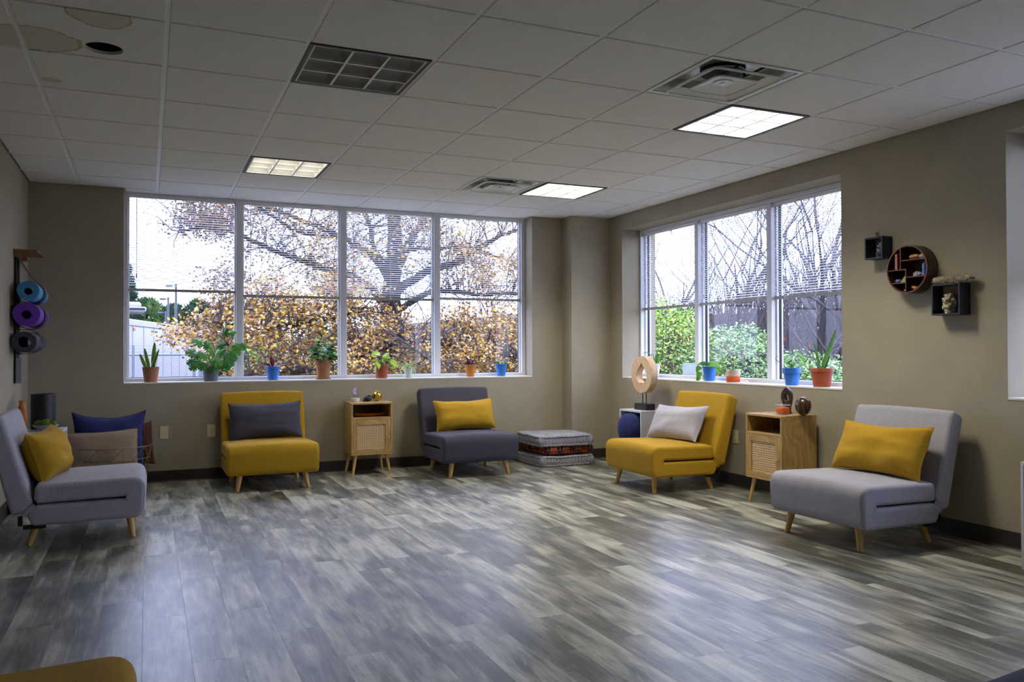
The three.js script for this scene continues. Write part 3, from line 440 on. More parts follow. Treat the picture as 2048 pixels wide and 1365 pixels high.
// white open cube tables
function cube(label, x, z, turn, sx, sz, h) {
  const t = thing('cube_table', label, 'table', [x, 0, z], turn, 'white open cube tables'), a = sx / 2, b = sz / 2, th = 0.016, B = (...q) => rspan(...q, 0.0015);
  part('top', B(-a, a, h - th, h, -b, b), M.whiteLaminate, t); part('bottom', B(-a, a, 0.0, th, -b, b), M.whiteLaminate, t);
  for (const s of [-1, 1]) part('side_panel', B(s > 0 ? a - th : -a, s > 0 ? a : -a + th, th, h - th, -b, b), M.whiteLaminate, t);
  part('back_panel', B(-a + th, a - th, th, h - th, -b, -b + 0.006), M.whiteLaminate, t); return t;
}
cube('white open cube table with a navy pouf inside and ring sculpture on top', 5.36, 1.161, -Math.PI / 2, 0.388, 0.33, 0.585);
cube('white cube table in the left corner behind the grey chair', 0.19, 0.94, Math.PI / 2, 0.37, 0.33, 0.585);
cube('white cube table cut off at the right edge beside the right wall', 5.345, 5.275, -Math.PI / 2, 0.388, 0.37, 0.57);
// navy velvet pouf
{
  const g = grid(64, 30, (u, v) => { const a = u * Math.PI * 2, q = v * Math.PI, rr = Math.pow(Math.sin(q), 0.62), cr = 1 + 0.022 * Math.sin(a * 12 + 2 * ns(Math.cos(a), Math.sin(a), v * 3)) * Math.sin(q) + 0.05 * fbm(Math.cos(a) * 2, Math.sin(a) * 2, v * 3, 3); return [Math.cos(a) * 0.17 * rr * cr, 0.17 - 0.17 * Math.cos(q) * (0.98 + 0.02 * cr), Math.sin(a) * 0.17 * rr * cr, u, v]; });
  const t = thing('pouf', 'round navy velvet pouf stuffed into the white cube table', 'pouf', [5.225, 0.262, 1.161]); t.scale.setScalar(0.86); 
  part('cover', g, M.navy, t); part('button', new THREE.SphereGeometry(0.014, 16, 10).scale(1, 0.5, 1), M.navy, t, [0, 0.342, 0]);
  const b = thing('floor_pillow', 'folded navy cushion at the bottom of the white cube table', 'cushion', [5.3, 0.018, 1.161]); part('cover', lumpy(rbox(0.34, 0.235, 0.27, 0.06, 0, 0.118, 0, 6).rotateY(Math.PI / 2), 0.006, 9), M.navy, b); part('seam', tubeGeo([V(-0.13, 0.118, -0.165), V(0.13, 0.118, -0.165), V(0.14, 0.118, 0), V(0.13, 0.118, 0.165), V(-0.13, 0.118, 0.165), V(-0.14, 0.118, 0)], 0.003, 6, true, 60), M.navy, b);
}
// tufted floor cushions
function tufted(label, mat, w, d, h, p, turn, seed) {
  const t = thing('floor_cushion', label, 'cushion', p, turn, 'floor cushions stacked by the corner'), r = rng(seed);
  let g = new THREE.BoxGeometry(w, h, d, 60, 8, 60); g = smooth(g); const P = g.attributes.position, tufts = []; for (let i = 0; i < 3; i++) for (let j = 0; j < 3; j++) tufts.push([(i - 1) * w * 0.3, (j - 1) * d * 0.3]);
  for (let i = 0; i < P.count; i++) {
    let x = P.getX(i), y = P.getY(i), z = P.getZ(i); const ex = Math.abs(x) / (w / 2), ez = Math.abs(z) / (d / 2), e = Math.max(ex, ez), vy = y / (h / 2);
    if (Math.abs(vy) > 0.98) { let dd = 0; for (const [a, b] of tufts) dd = Math.max(dd, Math.exp(-Math.hypot(x - a, z - b) * 26)); y += Math.sign(y) * (0.014 * (1 - e ** 6) - 0.03 * dd + 0.006 * ns(x * 9, z * 9, seed)); }
    const fl = 0.007 * Math.cos((ex > ez ? z : x) * 2 * Math.PI / 0.036), inw = (1 - vy * vy);
    if (e > 0.97) { if (ex >= ez) x += Math.sign(x) * (inw * 0.012 + fl * inw); if (ez >= ex) z += Math.sign(z) * (inw * 0.012 + fl * inw); }
    y += 0.008 * ns(x * 5, z * 5, seed + 2) * (y > 0 ? 1 : 0); P.setXYZ(i, x, y + h / 2, z);
  }
  g.computeVertexNormals(); part('cover', uvm2(g), mat, t);
  for (const yy of [0.012, h - 0.008]) { const pts = [], n = 160; for (let k = 0; k < n; k++) { const q = k / n * 4, s = Math.floor(q), u = (q - s) * 2 - 1, c = 0.97, [a, b] = [[u, -1], [1, u], [-u, 1], [-1, -u]][s], k2 = Math.hypot(a, b) > 1.32 ? 0.975 : 1; pts.push(V(a * w / 2 * k2 * 1.012, yy + 0.004 * Math.sin(k * 1.9) + 0.005 * ns(k * 0.12, yy * 9, seed) + (yy > 0.03 ? 0.008 * ns(a * w / 2 * 5, b * d / 2 * 5, seed + 2) : 0), b * d / 2 * k2 * 1.012)); } part('rolled_edge', tubeGeo(pts, 0.0105, 8, true, 320), mat, t); }
  for (const [a, b] of tufts) part('tuft', new THREE.SphereGeometry(0.009, 10, 8).scale(1, 0.4, 1), mat, t, [a, h - 0.014, b]);
  return t;
}
tufted('grey tufted floor cushion at the bottom of the stack', M.cushionGrey, 0.575, 0.575, 0.1, [4.79, 0.0, 0.325], 0.03, 4);
{
  const kilim = tex(512, 256, (x, y, u, v) => { const st = Math.floor(v * 9), q = (u * 14 + (st % 2) * 0.5) % 1, d = Math.abs(q - 0.5) * 2, w = Math.abs((v * 9) % 1 - 0.5) * 2; const pal = [[200, 58, 26], [24, 20, 22], [202, 142, 84], [170, 38, 24], [40, 40, 58]]; let c = pal[(st * 3 + (d + w < 0.9 ? 2 : 0) + (d < 0.25 ? 1 : 0) + Math.floor(u * 7)) % 5]; const n = 12 * ns(x * 0.4, y * 0.4, 1); return [c[0] + n, c[1] + n, c[2] + n]; }, { rep: [2, 3] });
  const t = thing('floor_cushion', 'red and black kilim patterned cushion sandwiched between two grey ones', 'cushion', [4.83, 0.157, 0.33], 0.05, 'floor cushions stacked by the corner'), m = phy({ map: kilim, roughness: 0.95, bumpMap: weaveBump, bumpScale: 0.001 });
  part('cover', lumpy(rbox(0.57, 0.085, 0.56, 0.04, 0, 0, 0, 10), 0.006, 6, 3), m, t); part('seam', tubeGeo([V(-0.27, 0, -0.27), V(0, 0, -0.285), V(0.27, 0, -0.27), V(0.29, 0, 0), V(0.27, 0, 0.27), V(0, 0, 0.285), V(-0.27, 0, 0.27), V(-0.29, 0, 0)], 0.004, 6, true, 60), M.black, t);
}
tufted('grey tufted floor cushion on top of the stack', M.cushionGrey, 0.575, 0.575, 0.105, [4.785, 0.2, 0.33], -0.02, 9);

// wire basket with cushions in the left corner
{
  const t = thing('wire_basket', 'oval wire basket with zigzag sides holding cushions', 'basket', [0.655, 0, 0.4]), mat = std({ color: hex('#8a6f42'), roughness: 0.4, metalness: 0.6 });
  const ring = (rx, rz, y) => Array.from({ length: 40 }, (_, k) => V(Math.cos(k / 40 * 6.2832) * rx, y, Math.sin(k / 40 * 6.2832) * rz)), hoop = (rx, rz, y, r) => tubeGeo(ring(rx, rz, y), r, 6, true, 90);
  part('rim', hoop(0.3, 0.27, 0.385, 0.0035), mat, t); part('hoop', hoop(0.285, 0.255, 0.285, 0.003), mat, t); part('hoop', hoop(0.268, 0.238, 0.15, 0.003), mat, t); part('base_ring', hoop(0.25, 0.22, 0.004, 0.004), mat, t);
  const zig = (rx0, rz0, y0, rx1, rz1, y1, n) => { const m = new MB(); for (let k = 0; k < n; k++) { const a = k / n * 6.2832, b = (k + 0.5) / n * 6.2832, c = (k + 1) / n * 6.2832, A = V(Math.cos(a) * rx0, y0, Math.sin(a) * rz0), B = V(Math.cos(b) * rx1, y1, Math.sin(b) * rz1), C = V(Math.cos(c) * rx0, y0, Math.sin(c) * rz0), T = V(Math.cos(a) * rx1, y1, Math.sin(a) * rz1); m.tube([A, B], 0.0024, 5).tube([B, C], 0.0024, 5).tube([A, T], 0.0024, 5); } return m.geo(); };
  part('zigzag_wire', zig(0.3, 0.27, 0.385, 0.285, 0.255, 0.285, 10), mat, t); part('zigzag_wire', zig(0.268, 0.238, 0.15, 0.285, 0.255, 0.285, 10), mat, t); part('zigzag_wire', zig(0.268, 0.238, 0.15, 0.25, 0.22, 0.004, 10), mat, t);
  pillow('navy velvet cushion standing at the back of the wire basket', M.navy, 0.56, 0.5, 0.16, [0.63, 0.42, 0.34], [-0.12, 0, 0.0], 41, 'cushions in the wire basket', M.navy, 1.9);
  pillow('beige cushion with corded edge at the front of the wire basket', M.beige, 0.56, 0.42, 0.15, [0.575, 0.315, 0.5], [-0.16, 0, 0.03], 47, 'cushions in the wire basket', std({ color: hex('#7d6648'), roughness: 0.9 }), 0.6);
  const k = thing('pillow', 'brown knitted cushion at the right end of the wire basket', 'pillow', [0.83, 0.37, 0.23], 0, 'cushions in the wire basket'); k.rotation.set(-0.05, 0.35, 0.06, 'YXZ'); const g = pillowGeo(0.3, 0.38, 0.1, 51);
  part('cover', g.body, M.knit, k); const rib = new MB(); for (let i = 0; i < 9; i++) { const u = -0.116 + i * 0.029; rib.tube(Array.from({ length: 24 }, (_, q) => { const v = q / 23 * 2 - 1; return V(u + 0.004 * Math.sin(q * 1.4), v * 0.16, 0.05 * Math.pow(Math.max(0, (1 - (u / 0.15) ** 4) * (1 - v ** 4)), 0.42) * (0.62 + 0.38 * (1 - (u / 0.15) ** 2) * (1 - v * v) ** 0.5) + 0.004); }), 0.007, 6); } part('knit_rib', rib.geo(), M.knit, k);
}

// ───────────────────────── wall fittings ─────────────────────────
{
  const plateG = rbox(0.07, 0.114, 0.006, 0.003, 0, 0, 0.003), t0 = thing('wall_plate', 'blank ivory wall plate left of the outlet under the long window', 'wall plate', [1.058, 0.443, 0]); part('plate', plateG, M.ivory, t0); for (const s of [-1, 1]) part('screw', cyl(0.003, 0.003, 0.0015, 10).rotateX(Math.PI / 2), M.steel, t0, [0, s * 0.03, 0.006]);
  const outlet = (label, p, turn) => { const t = thing('wall_outlet', label, 'outlet', p, turn); part('plate', plateG, M.ivory, t); part('screw', cyl(0.0028, 0.0028, 0.0015, 10).rotateX(Math.PI / 2), M.steel, t, [0, 0, 0.006]); for (const s of [-1, 1]) { const f = part('socket', rbox(0.033, 0.028, 0.004, 0.008, 0, 0, 0, 3), M.ivory, t, [0, s * 0.02, 0.0065]); part('slot', merge([box(0.0022, 0.008, 0.001, -0.0065, 0.003, 0.0018), box(0.0022, 0.0065, 0.001, 0.0065, 0.003, 0.0018), cyl(0.0024, 0.0024, 0.001, 10).rotateX(Math.PI / 2).translate(0, -0.007, 0.0013)]), M.gasket, f); } };
  outlet('ivory double outlet on the wall left of the mustard chair under the long window', [1.455, 0.442, 0], 0);
  outlet('ivory double outlet low on the right wall beside the mustard chair', [W, 0.42, 2.3], -Math.PI / 2);
}
// rolled yoga mats in a hanging strap rack on the left wall
{
  const t = thing('mat_rack', 'wall mounted yoga mat rack with wooden shelf and black straps', 'rack', [0, 0, 0]);
  part('shelf_board', uvm(rspan(0.004, 0.16, 1.925, 1.94, 0.4, 0.86, 0.003), 2, true), M.rackWood, t);
  const br = part('bracket', merge([rspan(0.002, 0.05, 1.885, 1.925, 0.8, 0.83, 0.002), rspan(0.002, 0.05, 1.885, 1.925, 0.45, 0.48, 0.002)]), M.rackWood, t); for (const s of [0.012, 0.028]) part('screw', cyl(0.003, 0.003, 0.002, 10).rotateX(Math.PI / 2), M.steel, br, [s, 1.9, 0.831]);
  part('strap_panel', rspan(0.002, 0.02, 0.93, 1.885, 0.64, 0.8, 0.006), M.black, t);
  const band = (pts, w) => { const m = []; const c = new THREE.CatmullRomCurve3(pts), n = 24; const P = [], I = [], U = []; for (let k = 0; k <= n; k++) { const q = c.getPoint(k / n); for (const [dz, dn] of [[-w, 0], [w, 0], [w, 0.003], [-w, 0.003]]) { P.push(q.x + dn * 0.7, q.y + dn * 0.7, q.z + dz); U.push(0, 0); } } for (let k = 0; k < n; k++) for (let s = 0; s < 4; s++) { const a = k * 4 + s, b = k * 4 + (s + 1) % 4; I.push(a, a + 4, b, b, a + 4, b + 4); } const g = new THREE.BufferGeometry(); g.setAttribute('position', new THREE.Float32BufferAttribute(P, 3)); g.setAttribute('uv', new THREE.Float32BufferAttribute(U, 2)); g.setIndex(I); const o = g.toNonIndexed(); o.computeVertexNormals(); return o; };
  const webbing = std({ color: hex('#2c2933'), roughness: 0.8 });
  part('strap', band([V(0.02, 1.89, 0.74), V(0.07, 1.8, 0.72), V(0.13, 1.715, 0.7), V(0.17, 1.675, 0.68), V(0.196, 1.62, 0.68), V(0.16, 1.545, 0.69), V(0.06, 1.53, 0.72), V(0.014, 1.55, 0.74)], 0.075), webbing, t);
  part('strap', band([V(0.014, 1.56, 0.74), V(0.1, 1.54, 0.7), V(0.18, 1.5, 0.68), V(0.201, 1.43, 0.68), V(0.16, 1.355, 0.69), V(0.06, 1.335, 0.72), V(0.014, 1.34, 0.74)], 0.075), webbing, t);
  part('strap', band([V(0.014, 1.37, 0.74), V(0.09, 1.338, 0.72), V(0.15, 1.31, 0.69), V(0.175, 1.25, 0.68), V(0.14, 1.17, 0.69), V(0.05, 1.148, 0.72), V(0.014, 1.16, 0.74)], 0.075), webbing, t);
  part('webbing_end', rspan(0.014, 0.052, 0.93, 1.12, 0.802, 0.806, 0.001), std({ color: hex('#8f8f9c'), roughness: 0.6 }), t).userData.label = 'loose pale webbing end with metal eyelet';
  const matRoll = (name, label, col, cx, cy, R, inner, th, gap, z0, z1, rough) => {
    const turns = (R - inner) / (th + gap), n = Math.round(turns * 40), s = new THREE.Shape(), outer = [], innerP = [];
    for (let k = 0; k <= n; k++) { const a = k / 40 * Math.PI * 2, r = inner + (k / n) * (R - inner - th); outer.push([Math.cos(a) * (r + th), Math.sin(a) * (r + th)]); innerP.push([Math.cos(a) * r, Math.sin(a) * r]); }
    innerP.forEach((q, k) => (k ? s.lineTo(...q) : s.moveTo(...q))); outer.reverse().forEach((q) => s.lineTo(...q)); s.closePath();
    const q = thing(name, label, 'yoga mat', [cx, cy, z0], 0, 'rolled yoga mats on the wall rack'), mat = std({ color: hex(col), roughness: rough });
    part('rolled_sheet', new THREE.ExtrudeGeometry(s, { depth: z1 - z0, bevelEnabled: false }), mat, q); return q;
  };
  matRoll('yoga_mat', 'light blue rolled yoga mat, topmost on the wall rack', '#4d93c4', 0.118, 1.615, 0.076, 0.024, 0.0058, 0.0022, 0.42, 1.02, 0.7);
  matRoll('yoga_mat', 'purple rolled yoga mat in the middle of the wall rack', '#6d38a8', 0.108, 1.443, 0.092, 0.03, 0.0068, 0.0005, 0.42, 1.02, 0.7);
  matRoll('yoga_mat', 'charcoal rolled yoga mat, lowest on the wall rack', '#4a4852', 0.092, 1.243, 0.084, 0.036, 0.0072, 0.0045, 0.42, 1.02, 0.8);
}
// left corner: things on the white cube
{
  solo('lamp_cylinder', lathe([[0.0001, 0], [0.078, 0], [0.083, 0.004], [0.083, 0.26], [0.081, 0.264], [0.074, 0.262], [0.07, 0.25], [0.0001, 0.25]], 48), M.black, 'matte black cylinder standing on the white cube in the left corner', 'cylinder', [0.2, 0.586, 0.85]);
  const vw = std({ map: ashTex, color: hex('#d9a040'), roughness: 0.5 });
  const v = thing('wooden_vase', 'slender carved orange wood vase in the left corner', 'vase', [0.085, 0.586, 1.03]); part('body', lumpy(lathe([[0.0001, 0], [0.028, 0], [0.031, 0.02], [0.034, 0.07], [0.033, 0.14], [0.024, 0.185], [0.019, 0.205], [0.023, 0.222], [0.021, 0.226], [0.015, 0.21], [0.0001, 0.2]], 40), 0.0025, 30), vw, v); for (let k = 0; k < 6; k++) part('carved_ridge', new THREE.TorusGeometry(0.0335 - Math.abs(k - 2.5) * 0.0006, 0.002, 8, 30, 2.4).rotateX(Math.PI / 2).rotateY(-0.6), vw, v, [0, 0.05 + k * 0.02, 0]);
  const b = thing('moss_bowl', 'shallow grey bowl of green moss balls on the white cube', 'bowl', [0.235, 0.586, 1.03]); part('bowl', lathe([[0.0001, 0.004], [0.03, 0.002], [0.034, 0], [0.04, 0.004], [0.07, 0.022], [0.088, 0.042], [0.085, 0.044], [0.066, 0.028], [0.036, 0.012], [0.0001, 0.01]], 40), std({ color: hex('#9aa4a8'), roughness: 0.35 }), b);
  const moss = std({ map: tex(128, 128, (x, y, u, v2) => mix3([52, 70, 14], [122, 138, 38], 0.5 + tfbm(u, v2, 20, 3, 3) * 1.2), { rep: [8, 8] }), roughness: 1 });
  [[-0.045, 0.045, 0.0, 0.033, 'left'], [0.0, 0.05, 0.03, 0.034, 'front'], [0.046, 0.044, 0.01, 0.029, 'right'], [0.01, 0.052, -0.034, 0.032, 'back'], [-0.03, 0.044, -0.045, 0.026, 'rear left']].forEach(([x, y, z, r, w], k) => solo('moss_ball', lumpy(new THREE.IcosahedronGeometry(r, 5), 0.0035, 90, k * 3), moss, 'green moss ball at the ' + w + ' of the grey bowl', 'moss ball', [0.235 + x, 0.586 + y, 1.03 + z], null, 'moss balls in the bowl'));
}
// on and in the cabinet under the long window
{
  const C = 0.68, white = std({ color: hex('#d8d3c8'), roughness: 0.5 }), clear = phy({ color: 0xffffff, transmission: 1, thickness: 0.006, roughness: 0.04, ior: 1.49 }), frost = phy({ color: hex('#d9d8f2'), transmission: 0.45, thickness: 0, roughness: 0.7 });
  const t = thing('acrylic_sculpture', 'clear acrylic leaf shaped ornament with etched centre on a white base', 'sculpture', [2.742, C, 0.17]); part('base', lathe([[0.0001, 0], [0.042, 0], [0.043, 0.003], [0.043, 0.031], [0.041, 0.034], [0.0001, 0.034]], 40), white, t);
  const s = new THREE.Shape(); s.moveTo(-0.014, 0.03); s.bezierCurveTo(-0.04, 0.07, -0.042, 0.12, -0.012, 0.158); s.bezierCurveTo(0.012, 0.166, 0.03, 0.14, 0.03, 0.118); s.bezierCurveTo(0.016, 0.108, 0.018, 0.092, 0.032, 0.086); s.bezierCurveTo(0.034, 0.066, 0.028, 0.046, 0.018, 0.03); s.closePath();
  part('plate', new THREE.ExtrudeGeometry(s, { depth: 0.005, bevelEnabled: true, bevelSize: 0.0008, bevelThickness: 0.0008, bevelSegments: 2, curveSegments: 16 }).translate(0, 0, -0.0025), clear, t);
  const e = new THREE.Shape(); e.moveTo(-0.02, 0.085); e.bezierCurveTo(-0.026, 0.11, -0.02, 0.13, 0.0, 0.136); e.bezierCurveTo(0.018, 0.13, 0.012, 0.115, 0.006, 0.106); e.bezierCurveTo(0.004, 0.094, 0.016, 0.086, 0.014, 0.074); e.bezierCurveTo(0.0, 0.066, -0.014, 0.07, -0.02, 0.085); part('etched_relief', new THREE.ExtrudeGeometry(e, { depth: 0.0012, bevelEnabled: false, curveSegments: 12 }).translate(0, 0, 0.0036), frost, t);
  const ob = std({ color: hex('#17191c'), roughness: 0.25 }), st = thing('carved_stone', 'dark polished stone with carved hollow beside the gold ball', 'stone', [2.857, C, 0.19]); part('body', lumpy(new THREE.SphereGeometry(0.036, 36, 24).scale(1.15, 0.72, 0.9), 0.004, 26, 2).translate(0, 0.024, 0), ob, st); part('curl', new THREE.TorusGeometry(0.017, 0.007, 12, 28).rotateX(-0.9).scale(1.2, 1, 1), ob, st, [0.008, 0.044, 0.014]); part('foot', lumpy(new THREE.SphereGeometry(0.014, 20, 14).scale(1.3, 0.7, 1), 0.002, 50), ob, st, [-0.038, 0.008, 0.012]);
  const gold = std({ color: hex('#d6b45a'), metalness: 1, roughness: 0.16 }), gb = thing('gold_ball', 'shiny gold ball with rounded dimples on the cabinet', 'ball', [2.952, C + 0.051, 0.17]); { const g = smooth(new THREE.IcosahedronGeometry(0.051, 14)), p = g.attributes.position, dirs = [], r = rng(12), v = V(); const ph = (1 + Math.sqrt(5)) / 2; for (const [a, b] of [[1, ph], [-1, ph], [1, -ph], [-1, -ph]]) dirs.push(V(0, a, b).normalize(), V(a, b, 0).normalize(), V(b, 0, a).normalize()); for (let i = 0; i < p.count; i++) { v.fromBufferAttribute(p, i); const n = v.clone().normalize(); let m = 0; dirs.forEach((q) => { m = Math.max(m, q.dot(n)); }); const k = sstep(m, 0.84, 0.95); v.multiplyScalar(1 - 0.13 * k); p.setXYZ(i, v.x, v.y, v.z); } g.computeVertexNormals(); part('shell', uvm2(g), gold, gb); part('foot', lathe([[0.0001, -0.051], [0.02, -0.051], [0.021, -0.0485], [0.0001, -0.046]], 24), gold, gb); }
  const tray = grid(48, 16, (u, v) => { const a = u * 2 - 1, q = v * 2 - 1, w = 0.055 * Math.pow(Math.max(0, 1 - Math.abs(a) ** 2.2), 0.7); return [a * 0.145, 0.006 + 0.022 * q * q + 0.012 * a * a * a * a, q * w, a * 0.3, q * 0.1]; }), tray2 = grid(48, 16, (u, v) => { const a = u * 2 - 1, q = 1 - v * 2, w = 0.057 * Math.pow(Math.max(0, 1 - Math.abs(a) ** 2.2), 0.7); return [a * 0.147, 0.0 + 0.026 * q * q + 0.012 * a * a * a * a, q * w, a * 0.3, q * 0.1]; });
  solo('wooden_tray', merge([tray, tray2]), std({ map: ashTex, color: hex('#d88e4c'), roughness: 0.45 }), 'long leaf shaped wooden bowl inside the open cabinet shelf', 'bowl', [2.862, 0.541, 0.25], [0, 0.05, 0]);
}
// ring sculpture on the cube by the right wall
{
  const t = thing('ring_sculpture', 'pale wooden ring sculpture with a drop shaped hole on black stand', 'sculpture', [5.335, 0.586, 1.2], -Math.PI / 2);
  part('stand', rspan(-0.105, 0.105, 0, 0.062, -0.05, 0.05, 0.002), M.black, t); for (const s of [-0.032, 0.032]) part('rod', cyl(0.0045, 0.0045, 0.12, 12, s, 0.06, 0), M.black, t);
  const s = new THREE.Shape(); s.absarc(0, 0, 0.177, 0, Math.PI * 2, false); const h = new THREE.Path(); h.moveTo(0.0, 0.118); h.bezierCurveTo(0.03, 0.07, 0.09, 0.05, 0.094, -0.012); h.bezierCurveTo(0.09, -0.075, 0.04, -0.09, 0.0, -0.078); h.bezierCurveTo(-0.04, -0.092, -0.09, -0.075, -0.094, -0.012); h.bezierCurveTo(-0.09, 0.05, -0.03, 0.07, 0.0, 0.118); s.holes.push(h);
  part('ring', uvm(new THREE.ExtrudeGeometry(s, { depth: 0.066, bevelEnabled: true, bevelSize: 0.003, bevelThickness: 0.003, bevelSegments: 2, curveSegments: 48 }).translate(0, 0, -0.033), 2.6), M.pale, t, [0, 0.343, 0]);
}
// on the cabinet by the right wall
{
  const C = 0.68, t = thing('candle', 'orange candle in a lidded square glass jar on the right cabinet', 'candle', [5.285, C, 3.16]);
  part('wax', rbox(0.071, 0.05, 0.071, 0.012, 0, 0.031, 0, 4), std({ color: hex('#d9641c'), roughness: 0.6 }), t); part('jar', merge([rbox(0.078, 0.004, 0.078, 0.002, 0, 0.003, 0), ...[-1, 1].flatMap((k) => [rbox(0.003, 0.066, 0.076, 0.001, k * 0.0385, 0.036, 0), rbox(0.074, 0.066, 0.003, 0.001, 0, 0.036, k * 0.0385)])]), phy({ transmission: 1, thickness: 0, roughness: 0.02, color: 0xffffff }), t); part('lid', rbox(0.082, 0.007, 0.082, 0.003, 0, 0.0725, 0), phy({ transmission: 0.8, thickness: 0, roughness: 0.1, color: 0xffffff }), t); for (const k of [-0.015, 0.015]) part('wick', cyl(0.001, 0.001, 0.012, 6, k, 0.056, 0), M.cord, t); part('label', rbox(0.001, 0.026, 0.05, 0.0004, -0.0408, 0.028, 0), std({ color: hex('#c75a1c'), roughness: 0.7 }), t);
  const c = thing('carved_figure', 'dark carved wooden loop figure behind the candle', 'sculpture', [5.375, C, 3.105], -Math.PI / 2 + 0.25), s = new THREE.Shape(); s.moveTo(-0.012, 0.03); s.bezierCurveTo(-0.016, 0.07, -0.046, 0.1, -0.04, 0.14); s.bezierCurveTo(-0.034, 0.175, -0.012, 0.19, 0.0, 0.197); s.bezierCurveTo(0.03, 0.18, 0.046, 0.14, 0.036, 0.1); s.bezierCurveTo(0.03, 0.075, 0.022, 0.055, 0.022, 0.03); s.closePath(); const h = new THREE.Path(); h.moveTo(0.014, 0.092); h.bezierCurveTo(-0.02, 0.096, -0.026, 0.13, -0.006, 0.15); h.bezierCurveTo(0.014, 0.152, 0.026, 0.13, 0.022, 0.108); h.bezierCurveTo(0.02, 0.1, 0.018, 0.094, 0.014, 0.092); s.holes.push(h);
  part('loop', new THREE.ExtrudeGeometry(s, { depth: 0.018, bevelEnabled: true, bevelSize: 0.006, bevelThickness: 0.007, bevelSegments: 4, curveSegments: 20 }).translate(0, 0, -0.009), M.darkWood, c); part('inner_figure', lumpy(new THREE.SphereGeometry(0.011, 18, 14).scale(0.8, 1.6, 0.8), 0.001, 50), M.darkWood, c, [-0.004, 0.118, 0]); part('base', lathe([[0.0001, 0], [0.034, 0], [0.036, 0.006], [0.03, 0.02], [0.018, 0.036], [0.0001, 0.04]], 28), M.darkWood, c);
  const eg = tex(512, 256, (x, y, u, v) => { const a = (u * 4) % 1, d = Math.abs(a - 0.5) + Math.abs(v - 0.52) * 0.72, l = Math.min(Math.abs(d - 0.36), Math.abs(d - 0.25), Math.abs(d - 0.1)), band = Math.min(Math.abs(v - 0.2), Math.abs(v - 0.86)), n = ns(x * 0.06, y * 0.3, 3) * 14; const base = [58 + n, 38 + n * 0.7, 28 + n * 0.5]; return l < 0.012 || band < 0.015 ? [150, 104, 58] : d < 0.25 && d > 0.1 ? [30, 18, 14] : base; }, { wrap: true });
  solo('carved_egg', lathe(Array.from({ length: 33 }, (_, k) => { const q = k / 32 * Math.PI; return [Math.max(0.0001, 0.0575 * Math.sin(q) * (1 - 0.08 * Math.cos(q))), 0.071 - 0.07 * Math.cos(q) < 0.004 ? 0.0 : 0.07 - 0.07 * Math.cos(q)]; }), 56), std({ map: eg, bumpMap: eg, bumpScale: 0.0015, roughness: 0.22 }), 'dark carved wooden egg with diamond pattern on the right cabinet', 'egg', [5.345, C, 3.305], [0, 0.5, 0]);
}
